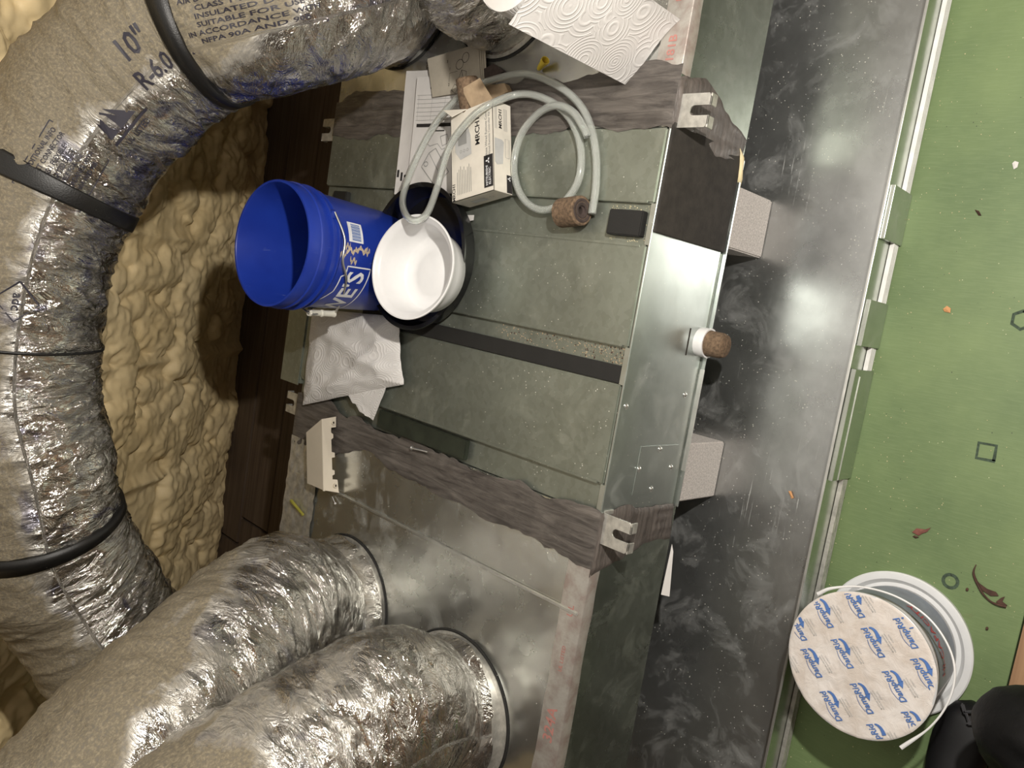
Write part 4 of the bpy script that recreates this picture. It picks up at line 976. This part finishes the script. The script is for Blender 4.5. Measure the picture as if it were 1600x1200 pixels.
deco('end_print', join2d([rect2d(-0.03, -0.012, 0.012, 0.006), line2d([(-0.05, 0.014), (0.05, 0.014)], 0.001), line2d([(0.03 + 0.005 * math.cos(a), 0.005 * math.sin(a)) for a in np.linspace(0, 6.3, 12)], 0.0012)]), me_, M['light_ink'], cb)

# brown foam offcuts
def cyl(name, px, py, z, ax, r, L_, mat, label, cat, hole=0.0, group=None):
    c = at(px, py, z); qq = Vector(ax).normalized().to_track_quat('Z', 'Y').to_matrix()
    t_ = thing(name, label, cat, c, group)
    pr_ = [(hole, L_ / 2), (r * 0.93, L_ / 2), (r, L_ / 2 - r * 0.08), (r * 1.01, 0), (r, -L_ / 2 + r * 0.08), (r * 0.93, -L_ / 2), (hole, -L_ / 2)]
    lathe('foam_body', pr_, mat, t_, qq, c, 40, closed=hole > 0)
    return t_, c, qq
t_, c, qq = cyl('pipe_insulation', 893, 331, ZT + 0.030 - 0.008, (0.12, -1, 0.12), 0.029, 0.058, M['cork'], 'short brown tube of pipe insulation lying at the end of the clear tubing', 'pipe insulation', 0.016)
for r_, mm in ((0.021, 'cork_dark'), (0.0135, 'cork_dark')):
    lathe('inner_ring', [(r_ - 0.004, 0.0293), (r_, 0.0305), (r_ + 0.0025, 0.0293)], M[mm], t_, qq, c, 32)
lathe('inner_core', [(0.007, 0.024), (0.0125, 0.027), (0.0145, 0.026), (0.0145, -0.02), (0.007, -0.02)], M['cork_dark'], t_, qq, c, 28, closed=True)
t_, c, qq = cyl('foam_offcut', 733, 150, ZT + 0.052, (0.9, 0.15, 0.25), 0.024, 0.075, M['cork'], 'rough brown foam plug lying behind the box, across the papers', 'foam offcut')
o = box('x', (0, 0, 0), (1, 1, 1), M['card']); bpy.data.objects.remove(o)
c = [at(752, 134, ZT + 0.02), at(788, 130, ZT + 0.02), at(794, 143, ZT + 0.02), at(756, 162, ZT + 0.02)]
o = prism('cardboard_scrap', c, ZT + 0.004, ZT + 0.020, M['card']); tag(o, 'torn brown cardboard scrap under the clear tubing loop', 'cardboard')
c = [at(738, 118, ZT + 0.012), at(772, 100, ZT + 0.012), at(788, 112, ZT + 0.012), at(760, 128, ZT + 0.012)]
o = prism('foam_scrap', c, ZT + 0.003, ZT + 0.014, M['cork_dark']); tag(o, 'dark brown foam scrap between the booklet and the tubing', 'foam offcut')

# yellow wire nut
c = at(847, 101, ZT + 0.012); qq = Vector((0.25, -0.55, 0.25)).normalized().to_track_quat('Z', 'Y').to_matrix()
wn = lathe('wire_nut', [(0.0, -0.017), (0.004, -0.0165), (0.0055, -0.012), (0.0072, 0.006), (0.0085, 0.008), (0.0092, 0.016), (0.0078, 0.016), (0.006, 0.002), (0.0, 0.0)], M['yellow'], None, qq, c, 12, ang=25)
tag(wn, 'small yellow wire nut beside the paper towel roll', 'wire nut')

# clear tubing
tp = [(925, 334, .012), (931, 290, .010), (931, 240, .012), (922, 195, .016), (903, 160, .020), (870, 133, .022), (825, 116, .024), (780, 122, .03), (728, 143, .045), (683, 190, .040), (650, 250, .05), (630, 305, .085), (634, 335, .145), (650, 345, .155), (668, 332, .13), (684, 290, .085), (700, 235, .085), (722, 200, .085), (757, 168, .078), (812, 147, .024), (857, 157, .018), (890, 185, .016), (907, 230, .012), (904, 280, .011), (880, 316, .011), (845, 328, .011), (816, 308, .011), (803, 265, .012), (812, 215, .015), (838, 180, .020), (868, 165, .034), (895, 175, .034), (912, 200, .030), (918, 214, .026)]
tt_ = thing('clear_tubing', 'coiled clear vinyl tubing looped over the box, papers and white bowl', 'tubing', at(850, 250, ZT))
pts_ = [at(x, y, ZT + h_) for x, y, h_ in tp]
C_, s_ = crom(pts_, 420); T_, N_, B_ = frames(C_)
th = np.linspace(0, 2 * math.pi, 16, endpoint=False)
for nm, rad_ in (('tube_wall', 0.0078),):
    rows = [C_[:, None] + q * (np.cos(th)[None, :, None] * N_[:, None] + np.sin(th)[None, :, None] * B_[:, None]) for q in (rad_, 0.0050)]
    outer, inner = rows
    full = np.concatenate([outer, inner[::-1], outer[:1]], 0)
    grid_obj(nm, full, M['vinyl'], tt_, wrap=True)

# screw, pin, driver bit, flecks
def rod(name, p, q, r0, r1, mat, label, cat, head=0.0):
    v = Vector(q - p); qq = v.normalized().to_track_quat('Z', 'Y').to_matrix(); L_ = v.length
    pr_ = [(0.0, 0.0)] + ([(head, 0.0), (head, 0.0015), (head * 0.5, 0.003)] if head else [(r0, 0.0)]) + [(r0, 0.004), (r1, L_ - 0.002), (r1 * 0.2, L_), (0.0, L_)]
    return tag(lathe(name, pr_, mat, None, qq, p, 14), label, cat)
rod('screw', at(643, 700, ZT + 0.014), at(668, 706, ZT + 0.0135), 0.0022, 0.0015, M['bright'], 'small gray screw lying across the dark foam strip', 'screw', 0.0052)
rod('push_pin', at(524, 787, ZT + 0.006), at(519, 776, ZT + 0.003), 0.001, 0.0008, M['white'], 'tiny white pin lying beside the cream cover', 'pin', 0.003)
rod('screwdriver_bit', at(455, 782, ZT + 0.010), at(474, 805, ZT + 0.010), 0.0048, 0.0042, M['olive'], 'olive yellow plastic peg on the crinkled tape behind the plenum', 'plastic peg')
# foam bead squeezed out below the upper mastic joint
ps = [aty(1155, 232, Y0 - 0.004), aty(1158, 250, Y0 - 0.006), aty(1156, 275, Y0 - 0.007), aty(1154, 296, Y0 - 0.004)]
tube('foam_bead', ps, 0.006, M['bead'], ah, 12, 30, rr=[0.002, 0.0065, 0.005, 0.006, 0.002])

# ================================================================== WHITE DESICCANT BUCKET ON THE FLOOR
DC_ = np.array([-0.557, 0.4205, 0.0])
ld = thing('bucket_cover', 'upturned white plastic lid lying on the green floor under the desiccant bucket', 'lid', DC_)
lathe('lid_disc', [(0.0, 0.002), (0.120, 0.002), (0.122, 0.006), (0.128, 0.011), (0.131, 0.012), (0.1335, 0.012), (0.1345, 0.009), (0.1345, 0.0), (0.137, 0.0), (0.1385, 0.012), (0.136, 0.0145), (0.130, 0.0145), (0.124, 0.0135), (0.119, 0.0075), (0.116, 0.004), (0.0, 0.004)], M['clearish'], ld, None, DC_, 96, ang=25)
lathe('lid_rib', [(0.098, 0.004), (0.0985, 0.0055), (0.100, 0.0055), (0.1005, 0.004)], M['clearish'], ld, None, DC_, 80)
DH = 0.200; tz = 0.206
DB_ = DC_ + [0.001, 0.0, 0.0055]
db = thing('desiccant_bucket', 'round white bucket with a printed paper seal standing on its lid on the green floor', 'bucket', DB_)
t = NT('cloudy_plastic'); t.set('Base Color', (0.66, 0.67, 0.68)); t.set('Roughness', 0.3); t.b.inputs['Transmission Weight'].default_value = 0.25; M['cloudy'] = t.m
lathe('body', [(0.0, 0.0), (0.105, 0.0), (0.109, 0.004), (0.116, 0.10), (0.120, 0.165), (0.123, 0.168), (0.123, 0.172), (0.121, 0.175), (0.123, 0.192), (0.1285, 0.194), (0.1290, 0.199), (0.1265, 0.2005), (0.122, 0.2005), (0.120, 0.196), (0.0, 0.196)], M['cloudy'], db, None, DB_, 96, ang=50)
# label round the body
def cmap(a0, z0, off):
    def f(x, y):
        z = z0 + y; r_ = np.interp(z, [0.004, 0.10, 0.165], [0.109, 0.116, 0.120]) + off; a = a0 + x / 0.115
        return DB_ + np.array([r_ * math.sin(a), -r_ * math.cos(a), z])
    return f
LBA = 1.35
lb = deco('body_label', join2d([rect2d(-0.17, 0.0, 0.17, 0.135, 48)]), cmap(LBA, 0.018, 0.0006), plain('label_gray', (0.16, 0.19, 0.24), 0.35, var=0.3, nscale=20), db)
q_ = at(1442, 1005, 0.16) - DB_; LT_A = math.atan2(q_[0], -q_[1])
vt, ft = text2d('HI-CAPACITY', 0.026); deco('label_print', ([(x * 0.85, y) for x, y in vt], ft), cmap(LT_A, 0.118, 0.0012), plain('label_red', (0.40, 0.04, 0.05), 0.5), lb)
# seal
STZ = DB_[2] + 0.2012
n = 48; rr_ = np.linspace(0, 1, n)[:, None]; aa = np.linspace(0, 2 * math.pi, 128, endpoint=False)[None, :]
rad = 0.1285 * rr_ + 0.0015 * (vn(aa * 9, aa * 0, 3) - 0.5) * rr_ ** 4
P = np.stack([DB_[0] + rad * np.cos(aa), DB_[1] + rad * np.sin(aa), STZ + 0.0025 * (vn(rad * np.cos(aa) * 35 + 9, rad * np.sin(aa) * 35, 5) - 0.5) * (1 - rr_ ** 6) + 0.001 * (vn(rad * np.cos(aa) * 110, rad * np.sin(aa) * 110, 6) - 0.5) - 0.004 * np.clip(rr_ - 0.985, 0, 1) / 0.015 * 0.4], -1)
tsl = NT('seal_paper'); co = tsl.co()
tsl.set('Base Color', tsl.mix(tsl.ramp(tsl.noise(co, 22, 5), 0.35, 0.7), (0.56, 0.50, 0.45), (0.70, 0.665, 0.64))); tsl.set('Roughness', 0.65); tsl.bump(tsl.noise(co, 45, 5, 0.65, dist=1.0), 0.35, 0.006)
seal = grid_obj('seal', P, tsl.m, db, wrap=True)
d0 = at(1150 + 450 * .2917, 850 + 720 * .2917, STZ); d1 = at(1150 + 355 * .2917, 850 + 560 * .2917, STZ); ex = (d1 - d0) / np.linalg.norm(d1 - d0); ey = np.cross([0, 0, 1], ex)
LT = np.linalg.norm(d1 - d0)
vt, ft = text2d('DampRid', 0.02, 0.3); mw = max(x for x, y in vt) - min(x for x, y in vt); k_ = LT * 1.0 / mw
vt = [(x * k_, y * k_ * 1.05) for x, y in vt]
u_ = LT / 731.0
arc = crom([(328 * u_, -104 * u_, 0), (290 * u_, -150 * u_, 0), (215 * u_, -182 * u_, 0), (137 * u_, -181 * u_, 0), (52 * u_, -165 * u_, 0)], 14)[0][:, :2]
sw = []
for i, p in enumerate(arc):
    q = arc[min(i + 1, 13)] - arc[max(i - 1, 0)]; q /= np.linalg.norm(q); n2_ = np.array([-q[1], q[0]]); h_ = u_ * (12 + 34 * (i / 13) ** 0.7)
    sw += [tuple(p - n2_ * h_), tuple(p + n2_ * h_)]
swf = [(2 * i, 2 * i + 1, 2 * i + 3, 2 * i + 2) for i in range(13)]
sw += [(46 * u_, -98 * u_), (56 * u_, -240 * u_), (-85 * u_, -134 * u_)]; swf.append((28, 29, 30))
under = line2d([(132 * u_, 74 * u_), (40 * u_, 105 * u_), (-58 * u_, 120 * u_), (-150 * u_, 112 * u_), (-246 * u_, 89 * u_)], 10 * u_)
small = join2d([shift(text2d('MOISTURE ABSORBER', 0.0034), -120 * u_, -275 * u_), shift(text2d('Absorbs excess moisture', 0.0034), -130 * u_, -325 * u_), shift(text2d('ATTRACTS', 0.003), -60 * u_, -400 * u_)])
unit_blue = join2d([(vt, ft), (sw, swf), under])
def clip(vf, o_):
    V, Fc = vf; keep = []
    W = [o_[:2] + ex[:2] * x + ey[:2] * y for x, y in V]
    ok = [np.hypot(*(p - DB_[:2])) < 0.1265 for p in W]
    return V, [f for f in Fc if all(ok[i] for i in f)]
cents = [(330, 445), (470, 375), (635, 320), (915, 480), (410, 640), (575, 590), (740, 530), (515, 870), (680, 830), (855, 765), (1010, 700), (600, 1090), (770, 1050), (960, 985), (270, 800), (240, 640)]
bparts = []; gparts = []
base0 = at(1345, 1045, STZ)
for cx_, cy_ in cents:
    o_ = at(1150 + cx_ * .2917, 850 + cy_ * .2917, STZ)
    rel = o_ - base0; dx_, dy_ = rel @ ex, rel @ ey
    v_, f_ = clip(unit_blue, o_); bparts.append(([(x + dx_, y + dy_) for x, y in v_], f_))
    v_, f_ = clip(small, o_); gparts.append(([(x + dx_, y + dy_) for x, y in v_], f_))
def smap(x, y):
    p = base0 + ex * x + ey * y; return np.array([p[0], p[1], STZ + 0.0024])
deco('seal_print', join2d(bparts), smap, M['blue_ink'], seal)
deco('seal_print', join2d(gparts), smap, M['light_ink'], seal)
# thin crimped rim wire and the handle
hp = [(1278, 928, 0.195), (1300, 919, 0.202), (1345, 917, 0.206), (1400, 932, 0.208), (1450, 965, 0.208), (1482, 1010, 0.207), (1492, 1055, 0.206), (1480, 1100, 0.203), (1452, 1137, 0.199), (1408, 1168, 0.193)]
C_, s_ = crom([at(x, y, z) for x, y, z in hp], 90); T_, N_, B_ = frames(C_)
sec = np.array([(-0.0012, -0.0035), (0.0012, -0.0035), (0.0012, 0.0035), (-0.0012, 0.0035)])
P = C_[:, None] + sec[None, :, 0:1] * 1.0 * N_[:, None] + sec[None, :, 1:2] * B_[:, None] * 0.45
wd = np.interp(np.linspace(0, 1, 90), [0, 0.04, 0.12, 0.88, 0.96, 1], [2.2, 2.0, 1, 1, 2.0, 2.2])[:, None, None]
P = C_[:, None] + wd * (P - C_[:, None])
grid_obj('handle', P, M['white'], db, wrap=True, smooth=False)

# ================================================================== PERSON (knee and shoe at the frame edge)
person = thing('person', 'crouching person in black trousers and black shoe at the frame edge', 'person', at(1550, 1150, 0.0))
k1, k2 = at(1580, 1135, 0.30), at(1568, 1215, 0.07)
def limb(name, pts, radii, mat, parent, seed):
    C_, s_ = crom(pts, 70); T_, N_, B_ = frames(C_, (0, 1, 0)); th = np.linspace(0, 2 * math.pi, 48, endpoint=False)[None, :]
    r_ = np.interp(np.linspace(0, 1, 70), np.linspace(0, 1, len(radii)), radii)[:, None]
    q = vn(s_[:, None] * 14 + 3 * vn(s_[:, None] * 5, th * 3 / 6.283 * 2, seed, wy=6), th / 6.283 * 8, seed + 1, wy=8)
    r_ = r_ * (1 + 0.20 * (q - 0.5)) + 0.010 * (vn(s_[:, None] * 30 + 4 * vn(s_[:, None] * 9, th * 1.9099, seed + 4, wy=12), th / 6.283 * 10, seed + 3, False, wy=10) - 0.5)
    P = C_[:, None] + r_[..., None] * (np.cos(th)[..., None] * N_[:, None] + np.sin(th)[..., None] * B_[:, None])
    P = np.concatenate([np.repeat(C_[:1, None], 48, 1), P, np.repeat(C_[-1:, None], 48, 1)], 0)
    return grid_obj(name, P, mat, parent, wrap=True)
kn = at(1585, 1140, 0.34)
limb('trouser_leg', [kn + [-0.02, -0.40, 0.10], kn + [-0.01, -0.2, 0.06], kn + [0.0, -0.05, 0.0], kn + [-0.02, 0.0, -0.05], kn + [-0.09, 0.0, -0.16], kn + [-0.14, -0.01, -0.26]], [0.095, 0.085, 0.07, 0.065, 0.058, 0.05], M['rubber'], person, 5)
# shoe: lofted last pointing +X
sc_ = at(1512, 1098, 0.03); toe = np.array([sc_[0] - 0.005, sc_[1], 0.0])
secs = [(0.0, 0.006, 0.018), (0.008, 0.026, 0.036), (0.03, 0.040, 0.048), (0.07, 0.048, 0.058), (0.12, 0.046, 0.075), (0.17, 0.038, 0.09), (0.22, 0.036, 0.10), (0.27, 0.034, 0.098), (0.285, 0.02, 0.08)]
P = []
for d_, hw, hh in secs:
    a = np.linspace(0, 2 * math.pi, 32, endpoint=False); cc, ss = np.cos(a), np.sin(a)
    y = hw * np.sign(cc) * np.abs(cc) ** 0.75; z = 0.002 + hh * (0.5 + 0.5 * np.sign(ss) * np.abs(ss) ** 0.8)
    P.append(np.stack([np.full(32, toe[0] - d_ + 0.003), toe[1] - 0.004 + y, z], -1))
P = np.array(P); P = np.concatenate([P[:1].mean(1, keepdims=True).repeat(32, 1), P, P[-1:].mean(1, keepdims=True).repeat(32, 1)], 0)
sh_ = grid_obj('shoe', P, M['shoe'], person, wrap=True)
for k, (px, py, dx_, dy_) in enumerate(((1506, 1108, 0.020, 0.006), (1514, 1112, 0.004, 0.024), (1512, 1122, 0.022, 0.004), (1518, 1130, 0.006, 0.016))):
    c = at(px, py, 0.055 + 0.002 * k); bm = bmesh.new(); bx(bm, c, (dx_, dy_, 0.006), Matrix.Rotation(0.5, 3, 'Z'), 0.002); from_bm('gray_patch', bm, M['shoe_gray'], sh_)

# ================================================================== LITTER ON THE FLOOR
def scrap(name, pts, mat, label, cat, z=0.0, th=0.0012, seed=0):
    c = [at(x, y, z) for x, y in pts]
    n_ = len(c); cen = sum(c) / n_
    V = [p + np.array([0, 0, 0.0004 + 0.003 * hsh(np.array(i * 1.0), np.array(seed * 1.0), 2)]) for i, p in enumerate(c)] + [cen + np.array([0, 0, 0.004])]
    Vb = [p - np.array([0, 0, th]) + np.array([0, 0, 0.0]) for p in V]
    Fc = [(i, (i + 1) % n_, n_) for i in range(n_)] + [(n_ + 1 + (i + 1) % n_, n_ + 1 + i, 2 * n_ + 1) for i in range(n_)] + [(i, n_ + 1 + i, n_ + 1 + (i + 1) % n_, (i + 1) % n_) for i in range(n_)]
    V = [v + np.array([0, 0, th + 0.0003]) for v in V]; Vb = [v + np.array([0, 0, th + 0.0003]) for v in Vb]
    return tag(mesh(name, V + Vb, Fc, mat), label, cat)
scrap('dry_leaf', [(1426, 831), (1433, 825), (1446, 827), (1455, 824), (1449, 831), (1442, 833), (1436, 837)], M['leafred'], 'small reddish brown dry leaf scrap near the middle of the green floor', 'leaf', seed=1)
scrap('dry_leaf', [(1426, 838), (1430, 836), (1437, 839), (1431, 841)], M['leafbrown'], 'tiny dark leaf sliver just below the reddish leaf scrap', 'leaf', seed=2)
scrap('dry_leaf', [(1480, 478), (1486, 482), (1485, 489), (1476, 487), (1474, 483)], M['orange'], 'small orange chip on the green floor', 'chip', seed=3)
scrap('dry_leaf', [(1524, 328), (1530, 330), (1534, 337), (1529, 337)], M['leafbrown'], 'small curled brown leaf near the top of the green floor', 'leaf', seed=4)
scrap('foam_nub', [(1582, 256), (1586, 252), (1592, 254), (1590, 262), (1584, 265)], M['paper'], 'small white foam nub on the green floor, upper right corner', 'foam nub', seed=5)
scrap('wood_chip', [(1233, 767), (1237, 767), (1241, 778), (1237, 779)], M['orange'], 'small orange wood splinter lying in the drain pan', 'chip', z=0.0075, seed=6)
st_ = thing('dry_twig', 'curved dark dry stem with withered leaves on the green floor by the bucket lid', 'dry stem', at(1545, 915, 0))
tube('stem', [at(x, y, 0.004 + 0.003 * (i % 2)) for i, (x, y) in enumerate([(1525, 882), (1521, 895), (1527, 912), (1536, 928), (1548, 940), (1560, 945), (1572, 948)])], 0.0014, M['leafbrown'], st_, 8, 40, rr=[0.0008, 0.002, 0.0026, 0.002, 0.0016, 0.002, 0.0026])
for k, pp in enumerate(([(1524, 905), (1531, 912), (1542, 920), (1556, 925), (1560, 931), (1548, 931), (1534, 922)], [(1556, 940), (1564, 934), (1570, 932), (1566, 940), (1574, 946), (1562, 945)])):
    c = [at(x, y, 0.004) for x, y in pp]; prism('withered_leaf', c, 0.003, 0.0042, M['leafbrown'], st_)
for k, (px, py) in enumerate(((1511, 921), (1542, 982))):
    c = at(px, py, 0.003); bm = bmesh.new(); bmesh.ops.create_icosphere(bm, subdivisions=2, radius=0.0035)
    for v in bm.verts: v.co = Vector((v.co.x * 1.0 + c[0], v.co.y * 0.7 + c[1], v.co.z * 0.7 + 0.003))
    o = from_bm('seed', bm, M['leafbrown'], None, True); tag(o, ('dark seed between the ring mark and the dry stem', 'dark seed on the green floor right of the bucket lid')[k], 'seed')
# grit in the open half of the channel, joined: nobody could count it
def flecks(name, fn, n_, r0, r1, mat, label, seed):
    r = random.Random(seed); V = []; Fc = []
    for i in range(n_):
        x, y, z = fn(r); s_ = r.uniform(r0, r1); k = len(V); a = r.uniform(0, 6.28)
        V += [(x + s_ * math.cos(a), y + s_ * math.sin(a), z), (x + s_ * math.cos(a + 2), y + s_ * math.sin(a + 2), z), (x + s_ * math.cos(a + 4.1), y + s_ * math.sin(a + 4.1), z), (x, y, z + s_ * 0.9)]
        Fc += [(k, k + 1, k + 3), (k + 1, k + 2, k + 3), (k + 2, k, k + 3), (k, k + 2, k + 1)]
    o = mesh(name, V, Fc, mat); o['kind'] = 'stuff'; o['label'] = label; o['category'] = 'grit'; return o
flecks('grit', lambda r: (r.uniform(-0.106, -0.075), Y0 + 0.016 + 0.35 * r.random() ** 2.2, ZT - 0.0099), 260, 0.0005, 0.0020, M['card'], 'pale grit in the open channel of the air handler', 1)
flecks('grit', lambda r: (r.uniform(-0.106, -0.075), Y0 + 0.016 + 0.30 * r.random() ** 1.8, ZT - 0.0099), 60, 0.001, 0.0028, M['leafbrown'], 'dark grit in the open channel of the air handler', 2)
flecks('grit', lambda r: (0.159 + r.choice((-1, 1)) * r.uniform(0.0, 0.034), 0.921 + r.uniform(-0.05, 0.05), ZT - 0.0099), 160, 0.0006, 0.0018, M['bead'], 'pale grit around the square foam pad', 3)
flecks('white_dust', lambda r: (r.uniform(-1.0, 0.75), 0.60 + 0.25 * r.random(), 0.0071), 500, 0.0004, 0.0013, M['white'], 'white flecks scattered on the drain pan', 4)
flecks('white_dust', lambda r: (r.uniform(-0.9, 0.75), 0.573 - 0.35 * r.random() ** 1.5, 0.0001), 320, 0.0005, 0.0016, M['bead'], 'pale flecks scattered on the green floor', 5)
